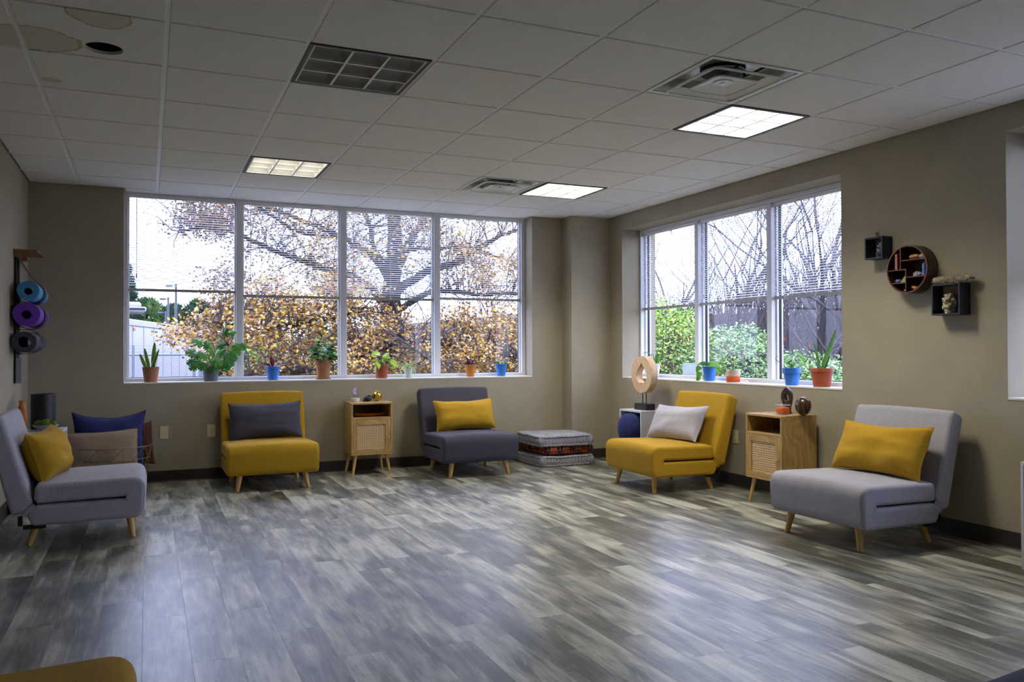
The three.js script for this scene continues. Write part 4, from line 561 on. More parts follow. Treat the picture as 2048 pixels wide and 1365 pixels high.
// wall shelves and their stones on the right wall (local x = along the wall, z = into the room)
{
  const T = -Math.PI / 2, frame = (w, h, d, th) => [rspan(-w / 2, w / 2, h / 2 - th, h / 2, 0, d, 0.0015), rspan(-w / 2, w / 2, -h / 2, -h / 2 + th, 0, d, 0.0015), rspan(-w / 2, -w / 2 + th, -h / 2 + th, h / 2 - th, 0, d, 0.0015), rspan(w / 2 - th, w / 2, -h / 2 + th, h / 2 - th, 0, d, 0.0015)];
  const cubeShelf = (label, y, z, w, h) => { const t = thing('wall_shelf', label, 'shelf', [W, y, z], T, 'dark shelves on the right wall'), f = frame(w, h, 0.095, 0.011); ['top', 'bottom', 'side_panel', 'side_panel'].forEach((n, k) => part(n, f[k], M.blackPaint, t)); };
  cubeShelf('small black square wall shelf, upper left of the round one', 1.86, 3.865, 0.15, 0.15);
  cubeShelf('larger black square wall shelf, lower right of the round one', 1.478, 4.415, 0.2, 0.196);
  const R = 0.157, cy = 1.69, cz = 4.135, t = thing('round_wall_shelf', 'round dark wood wall shelf with staggered compartments', 'shelf', [W, cy, cz], T, 'dark shelves on the right wall'), dw = M.darkWood, edge = std({ map: ashTex, color: hex('#7d5838'), roughness: 0.5 });
  const s = new THREE.Shape(); s.absarc(0, 0, R, 0, Math.PI * 2, false); const hh = new THREE.Path(); hh.absarc(0, 0, R - 0.009, 0, Math.PI * 2, true); s.holes.push(hh);
  part('hoop', uvm(new THREE.ExtrudeGeometry(s, { depth: 0.098, bevelEnabled: false, curveSegments: 64 }), 3), dw, t); part('front_edge', new THREE.ExtrudeGeometry(s, { depth: 0.002, bevelEnabled: false, curveSegments: 64 }).translate(0, 0, 0.098), edge, t); part('back_panel', cyl(R - 0.005, R - 0.005, 0.006, 56).rotateX(Math.PI / 2).translate(0, 0, 0.001), dw, t);
  const dv = (x0, x1, y0, y1) => { part(x1 - x0 < y1 - y0 ? 'divider' : 'shelf_board', merge([uvm(span(x0, x1, y0, y1, 0.006, 0.094), 3)]), dw, t); part('front_edge', span(x0, x1, y0, y1, 0.094, 0.0965), edge, t); };
  dv(-0.053, -0.047, 0.003, 0.14); dv(-0.047, 0.132, 0.056, 0.062); dv(-0.147, -0.012, -0.003, 0.003); dv(-0.012, -0.006, -0.148, 0.003); dv(-0.006, 0.136, -0.055, -0.049); dv(-0.118, -0.012, -0.089, -0.083);
  const at = (u, v, d) => [W - d, cy + v, cz + u], S = (c, r = 0.35) => std({ color: hex(c), roughness: r });
  const noisy = (a, b, f, sd, r = 0.3) => std({ map: tex(128, 128, (x, y, u, v) => mix3(a, b, clamp(0.5 + 1.6 * tfbm(u, v, f, sd, 3), 0, 1)), { rep: [9, 9] }), roughness: r });
  const st = (n, g, m, l, p, r) => solo(n, g, m, l, 'stone', p, r, 'stones on the wall shelves');
  st('stone_rod', lumpy(rbox(0.022, 0.105, 0.02, 0.003, 0, 0.0525, 0, 5), 0.0015, 70, 1), noisy([120, 52, 40], [190, 110, 92], 12, 3), 'upright speckled red stone rod in the round shelf', at(-0.084, 0.003, 0.085), null);
  st('polished_stone', new THREE.SphereGeometry(0.02, 28, 18).scale(0.85, 0.92, 2.1), noisy([120, 78, 46], [182, 128, 84], 5, 8, 0.2), 'brown oval polished stone on the upper board of the round shelf', at(0.03, 0.081, 0.06));
  st('polished_stone', new THREE.SphereGeometry(0.016, 24, 16).scale(0.9, 0.95, 1.6), noisy([148, 150, 120], [190, 194, 168], 6, 12, 0.25), 'pale green oval stone beside the brown one in the round shelf', at(0.092, 0.0785, 0.062));
  { const g = merge([new THREE.CylinderGeometry(0.0135, 0.0145, 0.075, 6).translate(0, 0.0375, 0), new THREE.ConeGeometry(0.0135, 0.017, 6).translate(0, 0.0835, 0)]); st('crystal_tower', g, phy({ color: hex('#5f86e0'), roughness: 0.12, transmission: 0.35, thickness: 0.02 }), 'blue pointed crystal tower in the round shelf', at(0.112, -0.049, 0.07)); }
  { const m = [], r = rng(4); for (let k = 0; k < 34; k++) { const h = 0.012 + r() * 0.016, g = merge([new THREE.CylinderGeometry(0.0035, 0.004, h, 6).translate(0, h / 2, 0), new THREE.ConeGeometry(0.0035, 0.005, 6).translate(0, h + 0.0025, 0)]); const a = r() * 6.283, q = r() * 0.9; g.rotateZ(q * Math.cos(a)); g.rotateX(q * Math.sin(a)); m.push(g.translate((r() - 0.5) * 0.026, 0.0, (r() - 0.5) * 0.042)); } m.push(lumpy(new THREE.SphereGeometry(0.02, 20, 14).scale(0.9, 0.55, 1.5), 0.003, 50).translate(0, 0.009, 0)); st('crystal_cluster', merge(m), noisy([150, 140, 170], [225, 220, 228], 9, 2, 0.25), 'whitish lilac crystal cluster in the round shelf', at(0.05, -0.046, 0.06)); }
  st('stone_pyramid', (() => { const g = new THREE.ConeGeometry(0.036, 0.055, 4, 1).rotateY(Math.PI / 4).translate(0, 0.0275, 0); return plain(g); })(), noisy([128, 116, 72], [182, 172, 120], 6, 5, 0.25), 'olive stone pyramid in the round shelf', at(-0.042, -0.083, 0.055));
  st('rough_stone', lumpy(new THREE.IcosahedronGeometry(0.018, 4).scale(0.9, 0.75, 1.1), 0.003, 60, 3), noisy([52, 66, 130], [120, 134, 190], 8, 6, 0.4), 'small blue rough stone left of the stone pyramid', at(-0.095, -0.07, 0.062));
  st('polished_stone', new THREE.SphereGeometry(0.017, 28, 18).scale(0.9, 0.75, 1.7).rotateX(0.35), noisy([150, 62, 20], [214, 140, 84], 5, 15, 0.15), 'orange banded polished stone at the bottom of the round shelf', at(0.038, -0.124, 0.065));
  st('polished_stone', new THREE.SphereGeometry(0.008, 20, 14).scale(1, 0.8, 1.7).rotateX(-0.1), S('#bdb7b0'), 'small white oval stone at the bottom of the round shelf', at(-0.03, -0.1345, 0.07));
  { const p = [W - 0.055, 1.86 - 0.064, 3.895]; const band = tex(256, 256, (x, y, u, v) => { const w = v * 16 + 4 * fbm(u * 3, v * 3, 3, 3), q = Math.sin(w * 2.6); return mix3([30, 32, 74], [206, 208, 232], clamp(0.2 + q * 0.4 + 0.9 * tfbm(u, v, 4, 3, 2), 0, 1)); }, { rep: [7, 7] }); st('agate_stone', lumpy(new THREE.SphereGeometry(0.05, 40, 28).scale(0.62, 1, 0.55), 0.003, 20, 4).translate(0, 0.05, 0), std({ map: band, roughness: 0.15 }), 'dark blue and white banded agate in the small square shelf', p); }
  { const t2 = thing('shell_fossil', 'small coiled tan fossil on top of the small square shelf', 'fossil', [W - 0.05, 1.936, 3.86]), m = noisy([120, 104, 74], [190, 176, 140], 9, 4, 0.7); t2.rotation.y = T; const sp = []; for (let k = 0; k < 60; k++) { const a = k / 60 * Math.PI * 3.6, r = 0.0035 + 0.0125 * k / 60; sp.push(V(Math.cos(a) * r, 0.024 + Math.sin(a) * r, 0)); } const rad = sp.map((_, k) => 0.003 + 0.0075 * k / 60); const mb = new MB(); mb.tube(sp, rad, 10); part('coil', mb.geo(), m, t2); part('core', new THREE.SphereGeometry(0.01, 16, 12).scale(1, 1, 0.8), std({ color: hex('#4a4034'), roughness: 0.6 }), t2, [0, 0.024, 0.006]); }
  st('rough_rock', lumpy(new THREE.IcosahedronGeometry(0.05, 14).scale(0.62, 1.3, 0.7), 0.02, 34, 7).translate(0, 0.064, 0), noisy([120, 108, 84], [222, 212, 186], 14, 9, 0.9), 'craggy tan rock standing in the larger square shelf', [W - 0.05, 1.478 - 0.0885, 4.405]);
  { const sg = thing('sage_bundle', 'twine bound dried sage bundle lying on the larger square shelf', 'sage bundle', [W - 0.05, 1.602, 4.425], T), r = rng(6), leaf = [], herb = noisy([138, 126, 104], [214, 204, 182], 11, 5, 0.95); for (let k = 0; k < 300; k++) { const x = (r() - 0.5) * 0.26, a = r() * 6.283, R2 = 0.022 * Math.sqrt(Math.max(0.15, 1 - (x / 0.138) ** 4)), g = new THREE.ConeGeometry(0.005 + r() * 0.003, 0.026 + r() * 0.016, 6); g.scale(1, 1, 0.4).rotateZ(Math.PI / 2 + (r() - 0.5) * 0.7).rotateX(a); leaf.push(g.translate(x, Math.cos(a) * R2 * 0.9, Math.sin(a) * R2 * 0.9)); } part('leaves', merge(leaf), herb, sg).userData.kind = 'stuff'; part('core', new THREE.CapsuleGeometry(0.0205, 0.22, 8, 20).rotateZ(Math.PI / 2), herb, sg); const h = []; for (let k = 0; k < 150; k++) h.push(V(-0.115 + k / 149 * 0.23, 0.0265 * Math.cos(k * 0.62), 0.0265 * Math.sin(k * 0.62))); part('twine', tubeGeo(h, 0.0012, 5, false, 300), std({ color: hex('#8a7a5a'), roughness: 0.9 }), sg); part('stem', cyl(0.006, 0.003, 0.02, 10).rotateZ(-Math.PI / 2), std({ color: hex('#5a4c38'), roughness: 0.9 }), sg, [0.135, 0, 0]); }
}

// ───────────────────────── potted plants on the window sills ─────────────────────────
const leafMat = (c, o = {}) => phy({ color: hex(c), roughness: 0.5, transmission: 0.22, thickness: 0, side: THREE.DoubleSide, ...o });
const LM = {
  green: leafMat('#4f9a34'), deep: leafMat('#35802c'), mid: leafMat('#66aa40'), lime: leafMat('#b4d83c'), purple: leafMat('#5b3358'), red: leafMat('#7a3a34'), young: leafMat('#74b840'),
  snake: leafMat('#ffffff', { transmission: 0.08, map: tex(64, 256, (x, y, u, v) => { const e = Math.abs(u - 0.5) * 2, b = ns(u * 3, v * 22, 2) * 0.5 + 0.5; return e > 0.74 ? [222, 218, 104] : mix3([46, 100, 42], [112, 168, 80], b); }, { wrap: false }) }),
  snakeDark: leafMat('#ffffff', { transmission: 0.08, map: tex(64, 256, (x, y, u, v) => { const b = ns(u * 3, v * 26, 6) * 0.5 + 0.5; return mix3([48, 104, 42], [124, 178, 82], b); }, { wrap: false }) }),
  spider: leafMat('#ffffff', { map: tex(64, 64, (x, y, u) => (Math.abs(u - 0.5) < 0.22 ? [232, 236, 196] : [110, 168, 62]), { wrap: false }) }),
};
M.soil = std({ map: tex(128, 128, (x, y, u, v) => mix3([38, 28, 20], [104, 82, 60], 0.5 + 1.5 * tfbm(u, v, 20, 3, 3)), { rep: [8, 8] }), roughness: 1 });
const SH = { lance: (t) => Math.sin(Math.PI * Math.pow(t, 0.75)) * (1 - 0.15 * t), heart: (t) => Math.pow(Math.sin(Math.PI * Math.pow(Math.min(1, t * 0.97 + 0.03), 0.55)), 0.8), blade: (t) => Math.min(1, 0.55 + t * 1.6) * Math.pow(Math.max(0, 1 - t ** 3.2), 0.6), grass: (t) => (0.75 + 0.25 * Math.sin(Math.PI * t)) * Math.pow(Math.max(0, 1 - t ** 4), 0.6), oval: (t) => Math.sqrt(Math.max(0, 1 - (2 * t - 1) ** 2)) };
function leafGeo(base, dir, L, w, { shape = 'lance', droop = 0.5, fold = 0.25, twist = 0, nl = 10, wave = 0 } = {}) {
  let c = base.clone(), d = dir.clone().normalize(); const up = V(0, 1, 0); let side = V().crossVectors(d, up); if (side.lengthSq() < 0.02) side.set(Math.cos(twist * 7), 0, Math.sin(twist * 7)); side.normalize().applyAxisAngle(d, twist);
  const rows = []; for (let k = 0; k <= nl; k++) { const n = V().crossVectors(side, d).normalize(); rows.push([c.clone(), side.clone(), n]); c.addScaledVector(d, L / nl); d.y -= droop / nl; d.normalize(); side.addScaledVector(d, -side.dot(d)).normalize(); }
  return grid(4, nl, (u, v) => { const k = Math.round(v * nl), [p, s, n] = rows[k], q = u * 2 - 1, hw = w / 2 * SH[shape](clamp(v, 0.0001, 0.9999)); const o = hw * fold * Math.abs(q) + wave * Math.sin(v * 14 + q) * hw * Math.abs(q); return [p.x + s.x * q * hw + n.x * o, p.y + s.y * q * hw + n.y * o, p.z + s.z * q * hw + n.z * o]; });
}
function splitLeaf(c, dir, up, R, seed) { // monstera leaf: heart outline with deep slots and a fan of lobes
  const r = rng(seed), z = dir.clone().normalize(), n = up.clone().addScaledVector(z, -up.dot(z)).normalize(), x = V().crossVectors(n, z).normalize(), N = 72, P = [c.x, c.y, c.z], U = [0, 0], I = [];
  for (let ring = 1; ring <= 3; ring++) for (let k = 0; k < N; k++) { const a = k / N * Math.PI * 2, ca = Math.cos(a), sa = Math.sin(a); let rad = 0.78 + 0.22 * ca - 0.32 * Math.exp(-((a - Math.PI) ** 2) * 5); const slot = Math.max(0, Math.cos(a * 11 + 0.4)) ** 7 * (Math.abs(sa) > 0.3 ? 1 : 0.15); if (ring === 3) rad *= 1 - 0.52 * slot; else if (ring === 2) rad *= 1 - 0.2 * slot; const q = rad * R * ring / 3, dr = -0.25 * (q / R) ** 2 * R * (0.6 + 0.6 * sa * sa) + 0.02 * R * Math.sin(a * 6 + seed); P.push(c.x + z.x * (ca * q + 0.3 * R) + x.x * sa * q * 0.92 + n.x * dr, c.y + z.y * (ca * q + 0.3 * R) + x.y * sa * q * 0.92 + n.y * dr, c.z + z.z * (ca * q + 0.3 * R) + x.z * sa * q * 0.92 + n.z * dr); U.push(ca, sa); }
  P[0] += z.x * 0.3 * R; P[1] += z.y * 0.3 * R; P[2] += z.z * 0.3 * R;
  for (let k = 0; k < N; k++) { const m = (k + 1) % N; I.push(0, 1 + k, 1 + m); for (let q = 0; q < 2; q++) { const a = 1 + q * N, b = a + N; I.push(a + k, b + k, a + m, a + m, b + k, b + m); } }
  const g = new THREE.BufferGeometry(); g.setAttribute('position', new THREE.Float32BufferAttribute(P, 3)); g.setAttribute('uv', new THREE.Float32BufferAttribute(U, 2)); g.setIndex(I); g.computeVertexNormals(); return g;
}
const stemGeo = (pts, r0, r1 = r0) => { const c = new THREE.CatmullRomCurve3(pts), n = 14, q = c.getPoints(n); return new MB().tube(q, q.map((_, k) => lerp(r0, r1, k / n)), 7).geo(); };
function pot(t, mat, rTop, rBot, h, rim = 0.012, lip = 0.004, y = 0) {
  const p = part('pot', lathe([[0.0001, 0], [rBot - 0.003, 0], [rBot, 0.003], [lerp(rBot, rTop, (h - rim) / h), h - rim], [rTop + lip * 0.6, h - rim + 0.001], [rTop + lip, h - rim + 0.004], [rTop + lip, h - 0.002], [rTop + lip - 0.002, h], [rTop - 0.003, h], [rTop - 0.005, h - 0.006], [rTop - 0.008, h - 0.02], [0.0001, h - 0.021]], 40).translate(0, y, 0), mat, t);
  part('soil', lumpy(cyl(rTop - 0.009, rTop - 0.009, 0.006, 30, 0, y + h - 0.02, 0), 0.001, 60), M.soil, t); return p;
}
const ceramic = (c, r = 0.45) => std({ color: hex(c), roughness: r }), clay = (c, sd) => std({ color: hex(c), map: tex(128, 128, (x, y, u, v) => gray(225 + 45 * tfbm(u, v, 5, sd, 4)), { rep: [2, 2] }), roughness: 0.85 }), plasticBlue = ceramic('#2e74cf', 0.35);
const dirOf = (az, el) => V(Math.cos(az) * Math.cos(el), Math.sin(el), Math.sin(az) * Math.cos(el));
const P1 = 'potted plants on the long window sill', P2 = 'potted plants on the right window sill', ZS = -0.088;
function snakePlant(t, mat, h, specs) { specs.forEach(([x, z, az, el, L, w, tw, dr]) => part('leaf', leafGeo(V(x, h - 0.02, z), dirOf(az, el), L, w, { shape: 'blade', droop: dr, fold: 0.35, twist: tw, nl: 12 }), mat, t)); }
{ // 1
  const t = thing('potted_plant', 'snake plant with yellow edged leaves in a terracotta pot, leftmost on the sill', 'potted plant', [0.949, SILL1, ZS], 0, P1); pot(t, clay('#b5785a', 3), 0.072, 0.054, 0.134, 0.004, 0.001);
  snakePlant(t, LM.snake, 0.13, [[-0.03, 0.01, Math.PI, 1.12, 0.16, 0.034, 1.6, -0.35], [-0.012, 0.0, Math.PI * 0.98, 1.36, 0.2, 0.036, 1.5, -0.1], [0.02, -0.01, 0, 1.52, 0.25, 0.046, 1.55, 0.02], [0.005, 0.022, 0.1, 1.2, 0.2, 0.03, 1.2, -0.3], [0.045, 0.0, 0, 1.46, 0.14, 0.026, 1.3, -0.05]]);
  for (let k = 0; k < 9; k++) part('small_leaf', leafGeo(V(0.022 + 0.004 * Math.cos(k * 2.4), 0.125, 0.04), dirOf(k * 0.7, 0.6 + (k % 3) * 0.3), 0.035, 0.016, { shape: 'oval', droop: 0.3 }), leafMat('#6b7f62'), t);
}
{ // 2 monstera
  const t = thing('potted_plant', 'large split leaf plant with a wooden stake in a grey pot', 'potted plant', [1.455, SILL1, ZS], 0, P1); pot(t, ceramic('#5b6069', 0.5), 0.078, 0.062, 0.128, 0.012, 0.003);
  const pat = std({ map: tex(256, 64, (x, y, u, v) => { const l = Math.abs(ns(u * 22, v * 6, 3)); return l < 0.1 ? [40, 42, 46] : [206, 208, 212]; }), roughness: 0.4 }); part('patterned_liner', lathe([[0.077, 0.125], [0.083, 0.168], [0.08, 0.168], [0.074, 0.125]], 40), pat, t);
  part('stake', cyl(0.0045, 0.004, 0.5, 10, 0.015, 0.11, -0.01), M.leg, t);
  const leaves = [[-0.07, 0.35, 0.02, -0.9, 0.25, 0.075], [-0.13, 0.27, 0.0, -1, 0.0, 0.07], [0.1, 0.42, -0.02, 0.3, 0.55, 0.07], [0.205, 0.33, 0.01, 0.9, -0.5, 0.065], [0.13, 0.24, 0.03, 0.8, -0.35, 0.085], [0.09, 0.17, 0.05, 0.7, -0.75, 0.075], [-0.03, 0.22, 0.05, -0.4, 0.2, 0.075], [-0.08, 0.18, 0.05, -0.8, -0.2, 0.07], [0.01, 0.16, 0.07, 0.1, -0.4, 0.065], [0.05, 0.25, -0.03, 0.4, 0.3, 0.075], [0.26, 0.34, 0.0, 0.6, -0.7, 0.055], [-0.15, 0.19, 0.02, -1, -0.6, 0.05], [0.16, 0.44, 0.0, 0.9, 0.2, 0.05], [-0.02, 0.3, 0.0, -0.2, 0.5, 0.06], [-0.1, 0.24, 0.04, -0.9, -0.1, 0.065], [0.03, 0.2, 0.08, 0.2, -0.2, 0.07], [-0.05, 0.16, 0.08, -0.5, -0.5, 0.06], [0.12, 0.2, 0.06, 0.8, -0.6, 0.075], [0.18, 0.28, 0.02, 0.9, -0.3, 0.07], [-0.13, 0.15, 0.05, -0.9, -0.7, 0.055], [0.06, 0.32, 0.02, 0.5, 0.2, 0.06], [0.02, 0.26, 0.04, -0.1, 0.2, 0.07]];
  leaves.forEach(([x, y, z, dx, dy, R], k) => { const r = rng(k + 5), d = V(dx, dy, 0.35 - r() * 0.3), u = V(-dx * 0.35, 0.7, 0.85); part('leaf', splitLeaf(V(x, y, z), d, u, R, k), k % 3 ? LM.deep : LM.green, t); part('stem', stemGeo([V(0.01 * (k % 3), 0.13, 0), V(x * 0.35, 0.11 + (y - 0.11) * 0.6, z * 0.5), V(x * 0.8, y - 0.01, z), V(x, y, z)], 0.0042, 0.0024), LM.mid, t); });
}
{ // 3
  const t = thing('potted_plant', 'dark red leafed plant in a blue pot between the split leaf plant and clay pot', 'potted plant', [2.013, SILL1, ZS], 0, P1); pot(t, plasticBlue, 0.066, 0.046, 0.128, 0.016, 0.003);
  [[2.8, 0.55, 0.1], [3.5, 0.35, 0.08], [0.25, 0.35, 0.12], [0.7, 0.9, 0.09], [1.6, 1.0, 0.1], [2.1, 1.35, 0.13], [5.0, 0.6, 0.09], [4.2, 1.0, 0.1], [3.2, -0.1, 0.12]].forEach(([az, el, L], k) => part('leaf', leafGeo(V(0.02 * Math.cos(az) + (k === 8 ? -0.05 : 0), 0.125, 0.02 * Math.sin(az)), dirOf(az, el), L, 0.034, { droop: k === 8 ? 1.6 : 0.35, fold: 0.3, twist: 0.5 }), LM.red, t)); part('stem', stemGeo([V(0, 0.11, 0), V(0.005, 0.15, 0), V(-0.005, 0.2, 0)], 0.003, 0.002), LM.red, t);
}
{ // 4
  const t = thing('potted_plant', 'bushy green plant in a weathered clay pot with saucer', 'potted plant', [2.488, SILL1, ZS], 0, P1), m = clay('#b98055', 7); part('saucer', lathe([[0.0001, 0], [0.066, 0], [0.07, 0.003], [0.071, 0.014], [0.068, 0.015], [0.066, 0.007], [0.0001, 0.006]], 36), m, t); pot(t, m, 0.078, 0.058, 0.178, 0.04, 0.006, 0.006);
  part('stake', cyl(0.002, 0.002, 0.2, 6, 0.05, 0.17, 0.0), M.leg, t); const r = rng(33); for (let k = 0; k < 80; k++) { const az = r() * 6.283, q = Math.sqrt(r()) * 0.075, y = 0.18 + r() * 0.19 * (1 - q * 5), b = V(Math.cos(az) * q, y, Math.sin(az) * q * 0.8); part('leaf', leafGeo(b, dirOf(az, -0.1 + r() * 0.6), 0.065 + r() * 0.05, 0.036 + r() * 0.016, { droop: 1.1, fold: 0.25, twist: (r() - 0.5) }), k % 4 ? LM.deep : LM.green, t); } for (let k = 0; k < 7; k++) { const a = k * 0.9; part('stem', stemGeo([V(0.02 * Math.cos(a), 0.165, 0.02 * Math.sin(a)), V(0.035 * Math.cos(a), 0.25, 0.03 * Math.sin(a)), V(0.055 * Math.cos(a), 0.33, 0.05 * Math.sin(a))], 0.0024, 0.0014), LM.mid, t); }
  for (const [az, el, L] of [[2.6, 0.9, 0.12], [3.0, 0.2, 0.09]]) part('leaf', leafGeo(V(-0.01, 0.4, 0), dirOf(az, el), L, 0.04, { droop: 0.9 }), LM.deep, t); part('stem', stemGeo([V(0.0, 0.16, 0), V(0.02, 0.3, 0.01), V(-0.01, 0.4, 0)], 0.003, 0.002), LM.mid, t);
}
{ // 5 lime
  const t = thing('potted_plant', 'lime green heart leafed plant in a reddish brown pot', 'potted plant', [3.068, SILL1, ZS], 0, P1); pot(t, ceramic('#9c4a26', 0.5), 0.07, 0.055, 0.13, 0.006, 0.002);
  [[-0.02, 0.24, 0.0, 2.9, 0.3, 0.1], [0.025, 0.235, 0.01, 1.2, -0.2, 0.095], [0.01, 0.19, 0.02, 0.8, 0.1, 0.075], [-0.085, 0.15, 0.02, 2.6, -0.7, 0.085], [-0.05, 0.155, 0.05, 1.7, -0.6, 0.09], [0.09, 0.17, 0.01, 0.4, -0.5, 0.105], [0.06, 0.165, 0.04, 1.0, -0.5, 0.08], [-0.07, 0.12, 0.045, 2.2, -1.1, 0.07], [0.1, 0.12, 0.03, 0.6, -1.2, 0.07], [-0.02, 0.17, -0.03, 3.6, 0.3, 0.08]].forEach(([x, y, z, az, el, L], k) => { part('leaf', leafGeo(V(x, y, z), dirOf(az, el), L, L * 0.72, { shape: 'heart', droop: 0.8, fold: 0.15, twist: 0.7 * (k % 2 ? 1 : -1) }), LM.lime, t); part('stem', stemGeo([V(0, 0.12, 0), V(x * 0.3, 0.13 + (y - 0.1) * 0.6, z * 0.3), V(x, y, z)], 0.0028, 0.0018), LM.young, t); });
}
{ // 6 spider
  const t = thing('potted_plant', 'small striped spider plant in a white pot', 'potted plant', [3.345, SILL1, ZS], 0, P1); pot(t, ceramic('#c9ccc6', 0.5), 0.041, 0.035, 0.09, 0.006, 0.001); const r = rng(61);
  for (let k = 0; k < 34; k++) { const az = r() * 6.283, el = 0.7 + r() * 0.75; part('leaf', leafGeo(V(0.01 * Math.cos(az), 0.08, 0.01 * Math.sin(az)), dirOf(az, el), 0.13 + r() * 0.06, 0.009, { shape: 'grass', droop: 2.6 + r() * 1.2, fold: 0.4, nl: 12 }), LM.spider, t); }
}
{ // 7 purple
  const t = thing('potted_plant', 'purple leafed plant in an ochre orange pot', 'potted plant', [4.022, SILL1, ZS], 0, P1); pot(t, ceramic('#c07728', 0.5), 0.061, 0.04, 0.125, 0.012, 0.003);
  [[2.6, 1.0, 0.13], [0.4, 1.05, 0.105], [0.1, 0.15, 0.1], [3.3, 0.3, 0.09], [1.4, 0.8, 0.08], [1.0, 0.25, 0.09], [5.2, 0.8, 0.09], [2.9, 1.25, 0.1]].forEach(([az, el, L]) => part('leaf', leafGeo(V(0.008 * Math.cos(az), 0.115, 0.008 * Math.sin(az)), dirOf(az, el), L, 0.03, { droop: 0.2, fold: 0.6, twist: 0.8 }), LM.purple, t));
}
{ // 8
  const t = thing('potted_plant', 'small sprouting green plant in a blue pot, rightmost on the long sill', 'potted plant', [4.373, SILL1, ZS], 0, P1); pot(t, plasticBlue, 0.063, 0.043, 0.13, 0.01, 0.005); const r = rng(81);
  for (let k = 0; k < 18; k++) { const az = r() * 6.283, q = 0.045 * Math.sqrt(r()); part('leaf', leafGeo(V(Math.cos(az) * q, 0.115, Math.sin(az) * q), dirOf(az, 0.5 + r() * 0.8), 0.05 + r() * 0.025, 0.022, { droop: 0.9, twist: r() - 0.5 }), LM.young, t); }
}
const XS = W + 0.09;
{ // right sill
  let t = thing('potted_plant', 'leafy plant with a yellow bloom in a white pot behind the ring sculpture', 'potted plant', [XS, SILL2, 0.935], 0, P2); pot(t, ceramic('#dfe0e6', 0.4), 0.06, 0.036, 0.145, 0.006, 0.001); const r = rng(91);
  for (let k = 0; k < 20; k++) { const az = r() * 6.283; part('leaf', leafGeo(V(0.02 * Math.cos(az), 0.13, 0.02 * Math.sin(az)), dirOf(az, 0.7 + r() * 0.7), 0.1 + r() * 0.09, 0.012, { shape: 'grass', droop: 1.2 }), LM.green, t); }
  for (const [x, y, z, az] of [[-0.03, 0.26, -0.06, 3.9], [-0.05, 0.25, -0.03, 3.4], [0.0, 0.27, -0.03, 1.6], [-0.02, 0.24, 0.0, 2.4]]) { part('leaf', leafGeo(V(x, y, z), dirOf(az, 0.1), 0.075, 0.035, { shape: 'heart', droop: 0.7 }), LM.deep, t); part('stem', stemGeo([V(0, 0.13, 0), V(x * 0.4, 0.2, z * 0.4), V(x, y, z)], 0.002, 0.0014), LM.green, t); }
  const fl = part('flower', new THREE.SphereGeometry(0.009, 12, 8), leafMat('#d88a1e'), t, [0.02, 0.12, 0.085]); for (let k = 0; k < 7; k++) part('petal', leafGeo(V(0, 0, 0), dirOf(k * 0.9, 0.3), 0.022, 0.016, { shape: 'oval', droop: 0.3 }), leafMat('#e0a02a'), fl); part('stem', stemGeo([V(0, 0.13, 0.02), V(0.01, 0.15, 0.06), V(0.02, 0.12, 0.085)], 0.0018), LM.green, t);
  t = thing('potted_plant', 'trailing green plant hanging from a blue pot beside the two tone pot', 'potted plant', [XS, SILL2, 1.83], 0, P2); pot(t, plasticBlue, 0.066, 0.045, 0.135, 0.012, 0.003);
  [[-0.03, 0.13, -0.1, -1.8, -0.7, 0.075], [-0.03, 0.08, -0.1, -1.9, -1.1, 0.08], [-0.02, 0.05, -0.06, -1.0, -1.0, 0.06], [-0.04, 0.145, 0.03, 1.4, 0.15, 0.1], [-0.02, 0.15, 0.06, 1.3, 0.0, 0.1], [0.0, 0.15, 0.0, 2.6, 0.3, 0.08], [-0.05, 0.035, -0.08, -2.2, -0.9, 0.065], [-0.01, 0.12, 0.11, 1.2, -0.9, 0.07], [-0.02, 0.15, -0.03, 3.6, 0.2, 0.08]].forEach(([x, y, z, az, el, L], k) => { part('leaf', leafGeo(V(x, y, z), dirOf(az, el), L, L * 0.7, { shape: 'heart', droop: 0.6, twist: 0.8 }), k % 3 ? LM.young : LM.mid, t); part('stem', stemGeo([V(0, 0.12, 0), V(x * 0.6, 0.15, z * 0.6), V(x, y, z)], 0.0024, 0.0016), LM.mid, t); });
  t = thing('potted_plant', 'thin stemmed plant in a beige and orange two tone pot', 'potted plant', [XS, SILL2, 2.16], 0, P2); const body = (y0, y1, ra, rb) => lathe([[0.0001, y0], [ra, y0], [rb, y1], [rb - 0.004, y1], [0.0001, y1 - 0.002]], 40); part('pot_lower_band', body(0, 0.053, 0.06, 0.061), ceramic('#d65f1c', 0.5), t).userData.label = 'orange lower half of the pot'; part('pot', merge([lathe([[0.061, 0.053], [0.061, 0.105], [0.059, 0.107], [0.056, 0.105], [0.055, 0.085], [0.0001, 0.084]], 40)]), ceramic('#c4b49c', 0.5), t); part('soil', cyl(0.055, 0.055, 0.004, 24, 0, 0.084, 0), M.soil, t);
  [[-0.03, 0.12, -0.07, -1.8, 0.1, 0.07], [-0.02, 0.16, 0.03, 1.4, 0.4, 0.06], [0, 0.18, 0.0, 2.8, 0.5, 0.055], [-0.02, 0.1, -0.1, -1.7, -0.8, 0.055], [-0.01, 0.14, 0.06, 1.2, 0.2, 0.06], [-0.04, 0.11, 0.02, 2.6, -0.1, 0.06]].forEach(([x, y, z, az, el, L]) => { part('leaf', leafGeo(V(x, y, z), dirOf(az, el), L, L * 0.42, { droop: 0.7, twist: 0.5 }), LM.mid, t); part('stem', stemGeo([V(0, 0.085, 0), V(x * 0.4, 0.12, z * 0.4), V(x, y, z)], 0.002, 0.0013), LM.deep, t); });
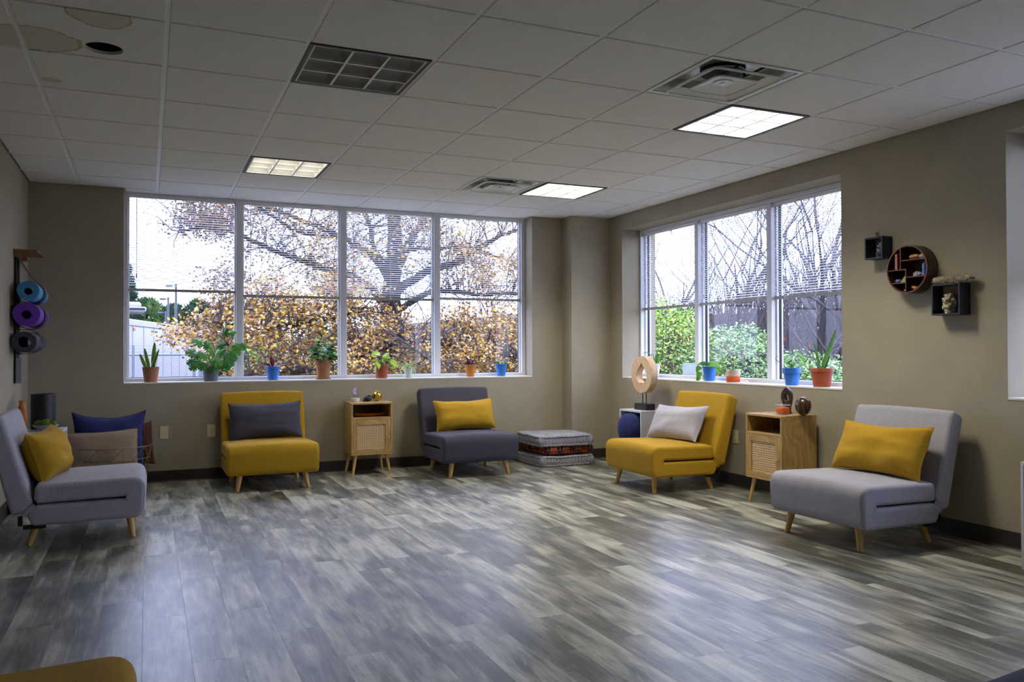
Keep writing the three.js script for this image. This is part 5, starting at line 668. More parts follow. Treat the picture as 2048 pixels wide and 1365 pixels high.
  t = thing('potted_plant', 'arching green plant in a blue pot next to the right terracotta pot', 'potted plant', [XS, SILL2, 2.88], 0, P2); pot(t, plasticBlue, 0.07, 0.049, 0.138, 0.045, 0.002);
  [[0.0, 0.22, -0.02, 2.2, 0.3, 0.1], [-0.02, 0.18, 0.0, 2.7, 0.2, 0.12], [0.0, 0.27, 0.02, 1.3, -0.2, 0.12], [0.0, 0.24, 0.07, 1.4, -0.7, 0.13], [-0.02, 0.16, 0.05, 1.6, 0.4, 0.12], [0.02, 0.15, -0.05, -1.4, 0.5, 0.1], [0, 0.17, 0.03, 0.9, 0.7, 0.1]].forEach(([x, y, z, az, el, L], k) => { part('leaf', leafGeo(V(x, y, z), dirOf(az, el), L, L * (k < 2 ? 0.55 : 0.24), { shape: k < 2 ? 'heart' : 'lance', droop: 0.9, twist: 0.4 }), k % 2 ? LM.young : LM.mid, t); part('stem', stemGeo([V(0, 0.12, 0), V(x * 0.4, (y + 0.14) / 2, z * 0.3), V(x, y, z)], 0.003, 0.002), LM.young, t); });
  { const loop = []; for (let k = 0; k <= 16; k++) loop.push(V(-0.05 + 0.02 * Math.sin(k), 0.13 + 0.1 * Math.sin(k / 16 * 3.1), -0.06 - 0.06 * Math.sin(k / 16 * 3.1))); part('trailing_stem', stemGeo(loop, 0.0015, 0.001), leafMat('#54402c'), t); }
  t = thing('potted_plant', 'tall snake plant in a terracotta pot, nearest the camera on the right sill', 'potted plant', [XS, SILL2, 3.2], 0, P2); pot(t, ceramic('#a84f2a', 0.55), 0.08, 0.063, 0.142, 0.03, 0.003);
  snakePlant(t, LM.snakeDark, 0.135, [[0.0, 0.0, Math.PI / 2, 1.1, 0.36, 0.048, 1.5, -0.15], [0.01, 0.0, Math.PI / 2, 1.54, 0.2, 0.03, 1.4, 0], [-0.01, -0.01, -Math.PI / 2, 1.3, 0.23, 0.034, 1.5, -0.1], [0.0, 0.02, Math.PI / 2, 1.05, 0.14, 0.022, 1.5, -0.1], [0.0, -0.015, -Math.PI / 2, 1.25, 0.16, 0.02, 1.2, -0.2]]);
  part('stem', stemGeo([V(0, 0.12, -0.03), V(0, 0.22, -0.075), V(0, 0.29, -0.13), V(0, 0.34, -0.22), V(0.0, 0.37, -0.3)], 0.0042, 0.0012), leafMat('#3c4a2a'), t);
}
// odds and ends on the sill
{
  const t = thing('white_cord', 'white cord with a small plug end beside the two tone pot on the sill', 'cord', [W + 0.1, SILL2, 2.42]); part('wire', tubeGeo([V(0.0, 0.004, -0.06), V(0.03, 0.006, 0.0), V(0.06, 0.03, 0.06), V(0.1, 0.05, 0.02), V(0.12, 0.02, -0.05)], 0.0018, 6), M.cord, t); part('plug', lumpy(rbox(0.026, 0.016, 0.022, 0.006, -0.02, 0.008, -0.07, 3), 0.001, 60), M.frame, t);
  const t2 = thing('white_cord', 'white cord coiled beside the snake plant at the near end of the sill', 'cord', [W + 0.1, SILL2, 3.36]); part('wire', tubeGeo([V(0.1, 0.2, 0.03), V(0.09, 0.1, -0.03), V(0.06, 0.02, -0.02), V(0.02, 0.004, 0.03), V(0.0, 0.003, 0.08)], 0.0018, 6), M.cord, t2); part('plug', rbox(0.02, 0.012, 0.016, 0.005, 0.0, 0.006, 0.088, 3), M.frame, t2);
  solo('sill_clip', lumpy(rbox(0.03, 0.014, 0.024, 0.006, 0, 0.007, 0, 3), 0.001, 60), M.frame, 'tiny white plastic clip on the sill left of the trailing plant', 'clip', [W + 0.07, SILL2, 1.42]);
  solo('reflection_panel', rbox(0.004, 0.12, 0.22, 0.002, 0, 0.06, 0), phy({ color: hex('#e6edf2'), transmission: 0.75, thickness: 0, roughness: 0.35 }), 'pale frosted sheet added for a reflection in the glass behind the ring sculpture', 'panel', [W + 0.3, SILL2 + 0.034, 0.98 + 0.25]);  // added sheet standing in for a pale reflection in the pane
}

// ───────────────────────── outside ─────────────────────────
const groundAt = (x, z) => -0.95 - 1.15 * sstep(-z, 2, 16) + 2.9 * sstep(x, 12, 26) * sstep(-z, -40, 20) + 3 * sstep(-z, 22, 42) * sstep(x, 6, 14) + 0.5 * fbm(x * 0.22, z * 0.22, 3, 3);
{
  const t = tex(512, 512, (x, y, u, v) => { const n = tfbm(u, v, 6, 3, 4), m = tfbm(u, v, 40, 8, 2); return mix3(mix3([86, 98, 48], [132, 112, 80], clamp(0.5 + n * 2, 0, 1)), [66, 52, 40], clamp(0.4 + m * 1.5, 0, 1) * 0.6); }, { rep: [40, 40] });
  const gg = grid(150, 150, (u, v) => { const x = -60 + u * 160, z = -110 + v * 170; const inside = x > -3 && x < 8.5 && z > -3 && z < 13; return [x, inside ? -0.95 : groundAt(x, z), z, u * 4, v * 4]; }), gp = gg.attributes.position, gc = []; for (let k = 0; k < gp.count; k++) { const w = sstep(gp.getY(k), -1.2, 0.6); gc.push(lerp(0.8, 0.42, w), lerp(0.8, 0.36, w), lerp(0.8, 0.42, w)); } gg.setAttribute('color', new THREE.Float32BufferAttribute(gc, 3));
  struct('ground', gg, std({ map: t, roughness: 1, vertexColors: true }));
}
const barkTex = tex(256, 512, (x, y, u, v) => { const r = Math.abs(ns(u * 14, v * 5, 2)) + 0.5 * Math.abs(ns(u * 30, v * 12, 5)); return mix3([44, 40, 40], [112, 104, 102], clamp(r * 1.7, 0, 1)); }, { rep: [3, 1] });
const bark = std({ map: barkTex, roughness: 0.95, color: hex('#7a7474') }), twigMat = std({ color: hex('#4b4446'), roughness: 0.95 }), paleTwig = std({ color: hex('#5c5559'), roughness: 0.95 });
// leaf shapes for the copies
function fanLeaf(outline, cup) { const P = [0, cup, outline[0][1] * 0 + 0.5], I = [], U = [0.5, 0.5]; outline.forEach(([x, z]) => { P.push(x, -cup * (x * x * 6), z); U.push(x + 0.5, z); }); for (let k = 0; k < outline.length; k++) I.push(0, 1 + ((k + 1) % outline.length), 1 + k); const g = new THREE.BufferGeometry(); g.setAttribute('position', new THREE.Float32BufferAttribute(P, 3)); g.setAttribute('uv', new THREE.Float32BufferAttribute(U, 2)); g.setIndex(I); g.computeVertexNormals(); return g; }
const oakLeaf = fanLeaf([[0.03, 0], [0.12, 0.12], [0.34, 0.18], [0.16, 0.34], [0.46, 0.56], [0.18, 0.62], [0.24, 0.86], [0.0, 1.0], [-0.24, 0.86], [-0.18, 0.62], [-0.46, 0.56], [-0.16, 0.34], [-0.34, 0.18], [-0.12, 0.12], [-0.03, 0]], 0.12);
const roundLeaf = fanLeaf([[0.02, 0], [0.2, 0.2], [0.28, 0.5], [0.16, 0.8], [0, 1], [-0.16, 0.8], [-0.28, 0.5], [-0.2, 0.2], [-0.02, 0]], 0.08);
const needle = (() => { const m = []; for (let k = 0; k < 7; k++) { const g = new THREE.ConeGeometry(0.09, 1, 4).translate(0, 0.5, 0); g.rotateX(0.5 + (k % 3) * 0.25).rotateY(k * 0.9); m.push(g); } return merge(m); })();
function foliage(parent, geo, mat, places, palette, r) { // places: [pos, size, flag: darker palette paints the backlit look]
  const im = new THREE.InstancedMesh(geo, mat, places.length); im.name = 'foliage'; im.userData.kind = 'stuff'; im.castShadow = im.receiveShadow = true; const m = new THREE.Matrix4(), q = new THREE.Quaternion(), e = new THREE.Euler(), c = new THREE.Color();
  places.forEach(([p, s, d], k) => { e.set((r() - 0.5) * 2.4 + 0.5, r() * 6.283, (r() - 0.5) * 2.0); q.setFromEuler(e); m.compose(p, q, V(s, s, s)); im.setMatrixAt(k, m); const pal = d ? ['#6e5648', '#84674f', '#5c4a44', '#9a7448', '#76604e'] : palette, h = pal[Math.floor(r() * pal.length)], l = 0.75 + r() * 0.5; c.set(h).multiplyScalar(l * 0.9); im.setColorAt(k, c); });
  parent.add(im); return im;
}
const autumn = std({ color: 0xffffff, roughness: 0.85, side: THREE.DoubleSide }), evergreenLeaf = std({ color: 0xffffff, roughness: 0.5, side: THREE.DoubleSide });
{ // the large oak before the long window
  const t = thing('oak_tree', 'large oak tree with brown and golden leaves outside the long window', 'tree', [0, 0, 0]), r = rng(2024), nodes = [];
  const limb = (pts, r0, r1, name = 'branch') => { const c = new THREE.CatmullRomCurve3(pts.map((p) => V(...p))), n = pts.length * 7, q = c.getPoints(n); q.forEach((p, k) => { const s = Math.sin(k * 1.3) * 0.02; p.x += s * r0 * 6 + (r() - 0.5) * 0.03; p.y += (r() - 0.5) * 0.03; if (k > n * 0.12) nodes.push(p.clone()); }); return part(name, new MB().tube(q, q.map((_, k) => lerp(r0, r1, Math.pow(k / n, 0.8))), 9).geo(), bark, t); };
  part('trunk', (() => { const c = new THREE.CatmullRomCurve3([V(5.62, -2.4, -8), V(5.55, -1, -8), V(5.48, 0.6, -8), V(5.38, 1.7, -8), V(5.38, 2.4, -8), V(5.46, 3.4, -8.05), V(5.4, 4.6, -8.1), V(5.3, 6.5, -8.2), V(5.2, 9, -8.2)]), q = c.getPoints(50); return new MB().tube(q, q.map((_, k) => (k < 22 ? lerp(0.27, 0.2, k / 22) : lerp(0.2, 0.05, (k - 22) / 28)) * (1 + 0.06 * Math.sin(k * 2.1))), 14).geo(); })(), bark, t);
  limb([[5.38, 2.0, -8], [4.7, 2.55, -7.9], [4.0, 2.72, -7.7], [3.0, 3.0, -7.4], [2.1, 3.3, -7.2], [1.3, 3.2, -7]], 0.1, 0.015);
  limb([[5.4, 2.7, -8], [4.8, 3.25, -8.3], [3.9, 3.7, -8.6], [2.8, 4.1, -8.8], [1.6, 4.5, -9]], 0.09, 0.015);
  limb([[5.4, 1.85, -8], [4.7, 1.95, -7.5], [3.8, 1.7, -7], [2.8, 1.6, -6.6], [1.75, 1.65, -6.3]], 0.06, 0.01);
  limb([[5.42, 1.3, -8], [4.8, 1.15, -7.3], [3.9, 0.85, -6.7], [2.9, 0.8, -6.4], [2.3, 0.75, -6.3]], 0.05, 0.01);
  limb([[5.4, 2.3, -8], [6.1, 2.75, -8], [6.9, 3.05, -8], [7.6, 3.5, -8.1], [8.8, 4.0, -8.2]], 0.1, 0.03);
  limb([[5.4, 1.9, -8], [6.2, 2.35, -7.8], [7.0, 2.3, -7.5], [8.0, 2.35, -7.3], [9.4, 2.6, -7]], 0.075, 0.02);
  limb([[5.45, 1.35, -8], [6.2, 1.3, -7.4], [7.2, 1.1, -7.1], [8.2, 1.0, -6.9], [9.2, 1.0, -6.8]], 0.05, 0.01);
  limb([[5.4, 2.6, -8], [5.75, 3.3, -8.1], [6.1, 3.9, -8.2], [6.6, 5.2, -8.4], [7.2, 7, -8.6]], 0.11, 0.03);
  limb([[5.4, 2.4, -8], [5.05, 3.0, -7.9], [4.85, 3.7, -7.8], [4.5, 4.6, -7.8], [4.0, 6, -7.8]], 0.07, 0.02);
  limb([[5.42, 1.6, -8], [5.2, 1.5, -7], [5.3, 1.2, -6.2], [5.5, 0.9, -5.6]], 0.045, 0.01);
  limb([[5.35, 4.0, -8.1], [4.4, 4.5, -8.2], [3.2, 4.9, -8.3], [2.0, 5.3, -8.4]], 0.07, 0.015); limb([[5.4, 4.2, -8.1], [6.4, 4.6, -8], [7.6, 5.2, -7.9], [8.8, 5.6, -7.8]], 0.07, 0.015);
  limb([[5.4, 3.2, -8], [6.4, 3.3, -8.4], [7.4, 3.4, -8.8], [8.6, 3.1, -9]], 0.06, 0.015);
  limb([[5.4, 2.9, -8], [4.3, 3.3, -7.6], [3.4, 3.35, -7.3], [2.6, 3.75, -7.1], [1.7, 3.75, -6.9]], 0.055, 0.01);
  const blobs = [ // [x, y, rx, ry, clusters, leaves]
    [1.9, 3.6, 0.6, 0.28, 20, 44], [2.4, 3.15, 0.4, 0.2, 5, 30], [3.3, 3.8, 1.2, 0.45, 17, 18], [2.2, 2.4, 0.42, 0.25, 7, 34], [2.4, 1.95, 0.6, 0.3, 12, 42], [1.85, 1.5, 0.6, 0.28, 13, 42], [3.5, 2.25, 0.8, 0.45, 22, 38], [3.1, 1.6, 0.9, 0.42, 34, 46], [3.6, 1.0, 0.95, 0.3, 30, 46], [4.9, 1.5, 0.75, 0.42, 22, 42], [4.9, 0.9, 0.9, 0.35, 26, 44], [4.6, 2.5, 0.8, 0.4, 14, 24],
    [7.3, 2.85, 0.9, 0.45, 26, 42], [7.2, 1.6, 1.1, 0.5, 36, 44], [7.2, 0.9, 1.2, 0.32, 34, 44], [6.2, 1.1, 0.6, 0.4, 14, 42], [8.6, 1.8, 0.8, 1.2, 20, 40], [4.6, 3.4, 2.2, 0.8, 70, 15], [6.9, 3.7, 1.6, 0.8, 50, 15], [4.2, 4.7, 2.6, 0.8, 70, 22], [7, 5.2, 2, 0.9, 50, 22], [4.6, 6.3, 3.4, 1, 50, 22], [3.9, 2.9, 0.9, 0.4, 16, 26], [2.9, 0.75, 0.5, 0.3, 10, 40], [2.3, 0.95, 0.35, 0.25, 5, 34], [4.2, 1.9, 0.9, 0.35, 20, 40], [6.4, 0.8, 0.8, 0.25, 16, 42], [8.2, 0.8, 0.7, 0.25, 14, 42]];
  const tw = new MB(), places = [];
  for (const [bx, by, rx, ry, nc, n0] of blobs) for (let k = 0; k < nc; k++) {
    const a = r() * 6.283, q = Math.sqrt(r()), c = V(bx + Math.cos(a) * q * rx, by + Math.sin(a) * q * ry, -7.5 + (r() - 0.5) * 2.6); let best = nodes[0], bd = 1e9; for (const n of nodes) { const d = n.distanceToSquared(c) + 2.5 * Math.max(0, n.y - c.y); if (d < bd) { bd = d; best = n; } }
    const mid = best.clone().lerp(c, 0.5).add(V((r() - 0.5) * 0.25, 0.12 * r(), (r() - 0.5) * 0.25)), cv = new THREE.CatmullRomCurve3([best, mid, c, c.clone().add(V((r() - 0.5) * 0.3, -0.05 + (r() - 0.5) * 0.2, (r() - 0.5) * 0.3))]), pts = cv.getPoints(9); tw.tube(pts, pts.map((_, i) => lerp(0.014, 0.003, i / 9)), 4);
    for (let s = 0; s < 3; s++) { const p0 = cv.getPoint(0.5 + 0.15 * s), p1 = p0.clone().add(V((r() - 0.5) * 0.6, (r() - 0.5) * 0.4, (r() - 0.5) * 0.6)); tw.tube([p0, p0.clone().lerp(p1, 0.5).add(V(0, 0.03, 0)), p1], [0.006, 0.004, 0.002], 3); }
    const nl = Math.round(n0 * (n0 > 30 ? 2.3 : 1.6)); for (let i = 0; i < nl; i++) { const p = cv.getPoint(0.55 + 0.45 * r()).add(V((r() + r() - 1) * 0.36, (r() + r() - 1) * 0.3, (r() + r() - 1) * 0.36)); places.push([p, 0.04 + r() * 0.032, bx < 2.45 && by > 2.2]); }  // upper left clusters carry their backlit shade in the leaf colour
  }
  for (let k = 0; k < 620; k++) { const n = nodes[Math.floor(r() * nodes.length)], p1 = n.clone().add(V((r() - 0.5) * 1.7, (r() - 0.35) * 1.3, (r() - 0.5) * 1.2)); tw.tube([n, n.clone().lerp(p1, 0.5).add(V((r() - 0.5) * 0.2, 0.06, 0)), p1], [0.013, 0.008, 0.003], 4); for (let q = 0; q < 3; q++) { const a = n.clone().lerp(p1, 0.35 + 0.25 * q), b = a.clone().add(V((r() - 0.5) * 0.8, (r() - 0.4) * 0.6, (r() - 0.5) * 0.6)); tw.tube([a, a.clone().lerp(b, 0.5).add(V(0, 0.04, 0)), b], [0.006, 0.0045, 0.002], 3); } }
  part('twigs', tw.geo(), twigMat, t).userData.kind = 'stuff';
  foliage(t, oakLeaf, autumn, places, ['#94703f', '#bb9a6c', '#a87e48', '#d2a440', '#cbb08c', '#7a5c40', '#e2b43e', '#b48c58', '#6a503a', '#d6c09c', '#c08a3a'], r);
}
// bare trees
function bareTree(seed, h, r0, forks = 3) {
  const r = rng(seed), trunk = new MB(), limbs = new MB();
  const grow = (p, d, L, rad, depth) => { const pts = [p.clone()], q = d.clone(), n = 5; const c = p.clone(); for (let k = 0; k < n; k++) { q.add(V((r() - 0.5) * 0.3, (r() - 0.3) * 0.14, (r() - 0.5) * 0.3)).normalize(); c.addScaledVector(q, L / n); pts.push(c.clone()); } (depth === 0 ? trunk : limbs).tube(pts, pts.map((_, k) => rad * (1 - (depth < 1 ? 0.86 : 0.7) * k / n)), depth < 2 ? 7 : depth < 3 ? 5 : 3);
    if (depth >= 5) return; const nb = depth === 0 ? forks + 3 : 2 + Math.floor(r() * 2); for (let k = 0; k < nb; k++) { const a = r() * 6.283, sp = 0.5 + r() * 0.6, at = pts[Math.min(n, 2 + Math.floor(r() * 4))], nd = q.clone().add(V(Math.cos(a) * sp, 0.15 * r(), Math.sin(a) * sp)).normalize(); grow(at, nd, L * (0.5 + r() * 0.25), Math.max(0.0045, rad * (0.3 + r() * 0.14)), depth + 1); } };
  grow(V(0, -0.3, 0), V((r() - 0.5) * 0.15, 1, (r() - 0.5) * 0.15), h * 0.45, r0 * 0.6, 0); return { trunk: trunk.geo(), limbs: limbs.geo() };
}
{
  const kinds = [bareTree(11, 9, 0.16), bareTree(23, 8, 0.13), bareTree(37, 10, 0.15, 4), bareTree(51, 7, 0.1, 4)];
  const put = (label, k, x, z, s = 1, turn = 0, mat = bark, group) => { const t = thing('bare_tree', label, 'tree', [x, groundAt(x, z), z], turn, group); t.scale.setScalar(s); part('trunk', kinds[k].trunk, mat, t); part('branches', kinds[k].limbs, mat === bark ? twigMat : mat, t).userData.kind = 'stuff'; return t; };
  const rw = 'bare trees outside the right wall window', fw = 'bare trees far behind the oak';
  put('leafless tree outside the right window pane nearest the corner', 1, 11.5, -7.6, 1, 0.4, bark, rw);
  put('leafless forked tree in the centre of the middle right wall pane', 0, 11, -4.6, 1.05, 1.5, bark, rw);
  put('leafless tree at the right part of the middle right wall pane', 3, 12.5, -5.2, 1.1, 3, bark, rw);
  put('thick leafless tree outside the right wall pane nearest the camera', 2, 11.5, -3.2, 1.05, 2.2, bark, rw);
  put('slender leafless tree at the right edge of the right wall window', 1, 10, -0.6, 1, 5, bark, rw);
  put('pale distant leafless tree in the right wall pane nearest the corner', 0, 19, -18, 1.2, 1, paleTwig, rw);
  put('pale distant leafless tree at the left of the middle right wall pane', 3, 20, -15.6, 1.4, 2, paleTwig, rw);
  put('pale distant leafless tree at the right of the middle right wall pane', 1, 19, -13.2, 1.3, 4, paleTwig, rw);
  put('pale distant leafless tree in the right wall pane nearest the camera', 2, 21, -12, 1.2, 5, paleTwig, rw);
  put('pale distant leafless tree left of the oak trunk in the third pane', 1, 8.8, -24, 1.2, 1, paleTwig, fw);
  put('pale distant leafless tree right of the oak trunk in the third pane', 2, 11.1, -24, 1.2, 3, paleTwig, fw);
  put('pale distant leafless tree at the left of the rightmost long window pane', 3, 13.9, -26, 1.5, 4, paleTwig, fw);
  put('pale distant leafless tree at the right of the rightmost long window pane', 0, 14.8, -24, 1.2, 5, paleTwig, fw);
}
// evergreen shrubs beneath the right window
{
  const shrub = (label, x, z, rx, top, n, pal, seed, sz = 0.05) => {
    const g = groundAt(x, z), t = thing('evergreen_shrub', label, 'shrub', [x, g, z], 0, 'evergreen shrubs outside the windows'), r = rng(seed), h = top - g, pl = [], mb = new MB();
    for (let k = 0; k < 70; k++) { const a = r() * 6.283, q = Math.sqrt(r()) * rx * 0.9, e = V(Math.cos(a) * q, h * (0.35 + 0.6 * r() * (1 - 0.35 * q / rx)), Math.sin(a) * q); mb.tube([V(Math.cos(a) * q * 0.12, -0.2, Math.sin(a) * q * 0.12), V(e.x * 0.5, e.y * 0.6, e.z * 0.5), e], [0.018, 0.011, 0.003], 4); }
    for (let k = 0; k < n; k++) { const a = r() * 6.283, b = Math.acos(1 - r() * 1.5), q = 0.78 + 0.22 * r() + 0.16 * fbm(Math.cos(a) * 2 + seed, Math.sin(a) * 2, b * 2, 3); pl.push([V(Math.cos(a) * Math.sin(b) * rx * q, h * 0.52 + Math.cos(b) * h * 0.48 * q, Math.sin(a) * Math.sin(b) * rx * q), sz * (0.7 + r() * 0.7)]); }
    part('stems', mb.geo(), twigMat, t); foliage(t, roundLeaf, evergreenLeaf, pl, pal, r); return t;
  };
  const bright = ['#7fa838', '#a2c04a', '#628c34', '#bcd45e', '#557a34', '#d0d86a'], cool = ['#6a9448', '#8fb06a', '#4c7038', '#aac286', '#3f5f30', '#b8cc92', '#84aa4a'];
  shrub('tall yellow green shrub outside the right window pane nearest the corner', 8.3, -2.9, 1.0, 2.0, 10000, bright, 3);
  shrub('rounded green shrub outside the middle pane of the right wall window', 8.6, -1.5, 0.95, 1.55, 9000, cool, 7);
  shrub('low green shrub right of centre outside the right wall window', 9.2, -0.75, 0.9, 1.14, 7000, cool, 11);
  shrub('low green shrub at the right edge of the right wall window', 8.5, 0.45, 0.8, 1.06, 7000, cool, 15);
  shrub('bright green bush behind the oak in the second pane', 4.5, -14, 1.5, 2.5, 1800, ['#7fae3a', '#9cc85a', '#5f8a34'], 21, 0.13);
  shrub('low green bush behind the lime green plant, at the foot of the oak', 4.4, -10.5, 1.0, 0.95, 1600, ['#86a83e', '#a9b860', '#6f9440'], 25, 0.1);
}
// leafless thickets between the trees
{
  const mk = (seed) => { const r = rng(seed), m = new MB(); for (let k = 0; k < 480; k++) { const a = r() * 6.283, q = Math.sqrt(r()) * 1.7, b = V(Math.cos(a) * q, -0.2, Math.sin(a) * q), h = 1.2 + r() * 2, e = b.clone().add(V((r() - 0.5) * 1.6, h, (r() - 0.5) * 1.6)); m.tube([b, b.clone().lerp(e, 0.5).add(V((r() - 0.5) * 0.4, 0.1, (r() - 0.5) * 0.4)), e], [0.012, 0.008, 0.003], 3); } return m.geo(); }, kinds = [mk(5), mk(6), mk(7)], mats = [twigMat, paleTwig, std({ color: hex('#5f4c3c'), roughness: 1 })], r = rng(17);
  const spread = (name, label, n, x0, x1, z0, z1, s0) => { // one uncountable tangle, three shrub shapes copied about
    const g = thing(name, label, 'brush', [0, 0, 0]); g.userData.kind = 'stuff'; kinds.forEach((geo, q) => { const im = new THREE.InstancedMesh(geo, mats[q], n); im.name = 'stems'; im.castShadow = im.receiveShadow = true; im.userData.kind = 'stuff'; for (let k = 0; k < n; k++) { const x = lerp(x0, x1, r()), z = lerp(z0, z1, r()), s = s0 + r() * 0.5; im.setMatrixAt(k, new THREE.Matrix4().compose(V(x, groundAt(x, z), z), new THREE.Quaternion().setFromAxisAngle(V(0, 1, 0), r() * 6.283), V(s, s, s))); } g.add(im); });
  };
  spread('undergrowth', 'tangle of leafless brush beneath the bare trees behind the right wall window', 7, 12, 23, -15, 0, 1.1);
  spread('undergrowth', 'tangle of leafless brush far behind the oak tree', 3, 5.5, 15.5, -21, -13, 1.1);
}
// dark evergreens at the far left
{
  const mk = (seed, h, rad, n, cone) => { const r = rng(seed), pl = []; for (let k = 0; k < n; k++) { const v = r(), a = r() * 6.283, q = (cone ? (1 - v) * 0.95 + 0.05 : Math.sqrt(Math.max(0, 1 - (2 * v - 1) ** 2))) * rad * (0.6 + 0.4 * r()) * (1 + 0.25 * ns(a * 2, v * 7, seed)); pl.push([V(Math.cos(a) * q, h * (0.06 + 0.94 * v), Math.sin(a) * q), 0.22 + 0.3 * r()]); } return [pl, r]; };
  const tree = (label, x, z, h, rad, cone, seed, pal) => { const t = thing('evergreen_tree', label, 'tree', [x, groundAt(x, z), z], 0, 'dark evergreens beyond the trailer'), [pl, r] = mk(seed, h, rad, 1500, cone); part('trunk', cyl(0.18, 0.05, h * 0.95, 9, 0, 0, 0), bark, t); foliage(t, needle, autumn, pl, pal, r); };
  const dk = ['#1f3a24', '#2d4d2f', '#3a5a38', '#274330'], md = ['#4c6a34', '#3d5c30', '#65803e', '#2f4a2c'];
  tree('tall pointed evergreen at the left edge of the long window', -0.2, -45, 8.2, 1.7, true, 3, dk); tree('rounded mixed green tree left of the lamp posts', 0.9, -46, 6.3, 1.6, false, 5, md); tree('dark evergreen directly behind the lamp posts', 2.4, -46, 6, 1.5, false, 7, dk); tree('dark evergreen right of the lamp posts', 3.9, -47, 6.3, 1.7, false, 9, dk); tree('dark evergreen farther right, half hidden by oak leaves', 5.8, -48, 6.6, 1.8, false, 12, dk); tree('dark evergreen behind the oak leaves at the pane edge', 7.8, -50, 6.2, 1.9, false, 14, md);
}
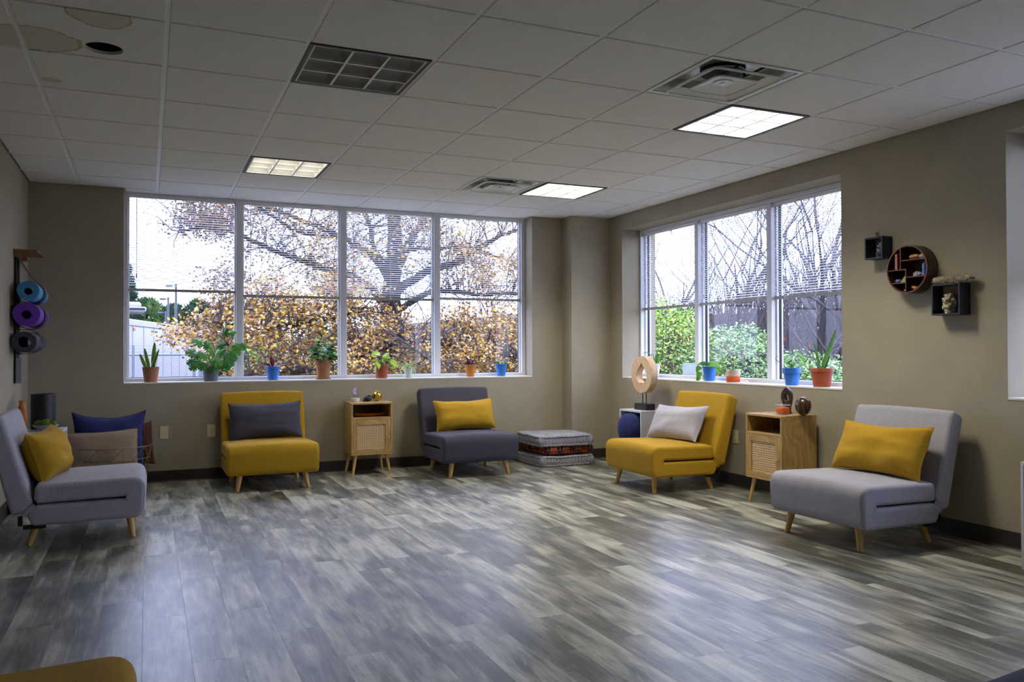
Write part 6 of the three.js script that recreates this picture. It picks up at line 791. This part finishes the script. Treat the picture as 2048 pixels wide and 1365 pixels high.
// white trailer, parked vehicle, lamp posts, chain link fence
{
  const white = std({ color: hex('#a3a2a3'), roughness: 0.4 }), band = std({ color: hex('#92929a'), roughness: 0.4 }), amber = std({ color: hex('#c46a20'), roughness: 0.4 });
  const ang = Math.atan2(8.9, 2.07), t = thing('semi_trailer', 'long white trailer parked beyond the chain link fence', 'trailer', [0.38, 0, -15.7], ang); // local +x runs back along the side
  const L0 = -4, L1 = 12, top = 2.03, bot = -1.05; part('body', rspan(L0, L1, bot, top - 0.16, -2.5, -0.01, 0.03), white, t); part('top_rail', rspan(L0, L1, top - 0.18, top, -2.52, 0.02, 0.02), band, t); part('bottom_rail', rspan(L0, L1, bot - 0.08, bot + 0.1, -2.52, 0.012, 0.02), band, t);
  for (let x = L0 + 1.2; x < L1; x += 1.2) part('panel_seam', rspan(x - 0.02, x + 0.02, bot + 0.1, top - 0.18, -0.012, 0.004, 0.004), band, t); for (const x of [0.9, 5.4, 10]) part('marker_light', rspan(x - 0.09, x + 0.09, top - 0.3, top - 0.22, 0.0, 0.03, 0.01), amber, t); for (const x of [8.6, 9.9]) part('wheel', new THREE.CylinderGeometry(0.5, 0.5, 0.3, 24).rotateX(Math.PI / 2), M.gasket, t, [x, bot - 0.55, -0.3]); part('landing_gear', merge([box(0.12, 1.0, 0.12, 1.2, bot - 0.5, -0.4), box(0.3, 0.06, 0.3, 1.2, bot - 1.02, -0.4)]), M.steel, t);
  const v = thing('parked_van', 'white vehicle roof with a rounded roof unit at the left edge of the window', 'vehicle', [-0.25, groundAt(0.3, -27) + 0.0, -27], 0.05); v.scale.setScalar(1.08); const wh = std({ color: hex('#94949a'), roughness: 0.4 }); part('body', rspan(-2.2, 0.35, 0.5, 4.45, -1, 1, 0.12), wh, v); part('roof_overhang', rspan(-2.3, 1.0, 4.45, 4.62, -1.1, 1.1, 0.06), wh, v); const u = part('roof_unit', merge([rbox(0.6, 0.22, 0.5, 0.1, 0.55, 4.7, 0.5, 4)]), wh, v); part('grille', rspan(0.42, 0.95, 4.5, 4.58, 1.08, 1.13, 0.01), M.gasket, u); for (const x of [-1.6, -0.2]) part('wheel', new THREE.CylinderGeometry(0.45, 0.45, 0.3, 24).rotateX(Math.PI / 2), M.gasket, v, [x, 0.45, 0.9]);
  const grey = std({ color: hex('#474b56'), roughness: 0.5 }), pole = (label, x, z, top, w) => { const g = groundAt(x, z), q = thing('lamp_post', label, 'lamp post', [x, g, z], 0, 'parking lot lamp posts'); part('pole', cyl(w, w * 0.8, top - g, 12, 0, 0, 0), grey, q); part('arm', rbox(0.16, 0.05, 0.05, 0.02, -0.08, top - g - 0.1, 0), grey, q); part('lamp_head', rbox(0.3, 0.1, 0.2, 0.04, -0.27, top - g - 0.1, 0), grey, q); };
  pole('nearest and tallest grey lamp post in the left pane', 2.03, -30, 4.05, 0.065); pole('middle grey lamp post in the left pane', 1.9, -38, 3.95, 0.065); pole('farthest and lowest grey lamp post in the left pane', 1.85, -42, 3.4, 0.065);
  const steel = std({ color: hex('#7d8496'), roughness: 0.5, metalness: 0.4 }), f = thing('chain_link_fence', 'grey chain link fence with barbed wire in front of the trailer', 'fence', [0, 0, -13]), x0 = -1.2, x1 = 2.1, yb = -1.6, yt = 1.08;
  for (const x of [-1.0, 0.62, 1.94]) part('post', cyl(0.028, 0.028, yt - yb + 0.22, 10, x, yb, 0), steel, f); part('post', merge([cyl(0.04, 0.04, yt - yb + 0.1, 12, 2.08, yb, 0)]), steel, f); part('rail', rbox(x1 - x0, 0.045, 0.045, 0.02, (x0 + x1) / 2, yt, 0), steel, f);
  const mb = new MB(), dx = 0.065, H2 = yt - yb; for (let x = x0 - H2; x < x1; x += dx) for (const s of [1, -1]) { let a = s > 0 ? x : x + H2, b = s > 0 ? x + H2 : x, ya = yb, y2 = yt; if (s > 0) { if (a < x0) { ya += x0 - a; a = x0; } if (b > x1) { y2 -= b - x1; b = x1; } } else { if (a > x1) { ya += a - x1; a = x1; } if (b < x0) { y2 -= x0 - b; b = x0; } } if (y2 > ya) mb.tube([V(a, ya, 0.004 * s), V(b, y2, 0.004 * s)], 0.0022, 3); } part('mesh', mb.geo(), steel, f).userData.kind = 'stuff';
  for (let k = 0; k < 3; k++) part('barbed_wire', cyl(0.003, 0.003, x1 - x0, 5).rotateZ(-Math.PI / 2), steel, f, [x0, yt + 0.07 + k * 0.07, 0]);
  const o = thing('safety_netting', 'orange safety netting low behind the shrubs on the right', 'netting', [15.2, groundAt(15, -6), -7.2], -1.05); const hgt = 1.5 - groundAt(15, -6); const or = std({ color: hex('#d8692a'), roughness: 0.7 }), nb = []; for (let k = 0; k < 60; k++) nb.push(box(0.05, 0.42, 0.01, -3 + k * 0.1, hgt - 0.2, 0)); for (let k = 0; k < 7; k++) nb.push(box(6, 0.03, 0.01, 0, hgt - 0.4 + k * 0.066, 0.006)); part('net', merge(nb), or, o).userData.kind = 'stuff'; for (const x of [-3, -1, 1, 3]) part('post', cyl(0.03, 0.03, hgt + 0.12, 8, x, 0, -0.03), steel, o); part('white_rail', rbox(7, 0.07, 0.05, 0.02, 0, hgt + 0.16, -0.02), std({ color: hex('#cfd0d8'), roughness: 0.5 }), o);
}
renderer.render(scene, camera);
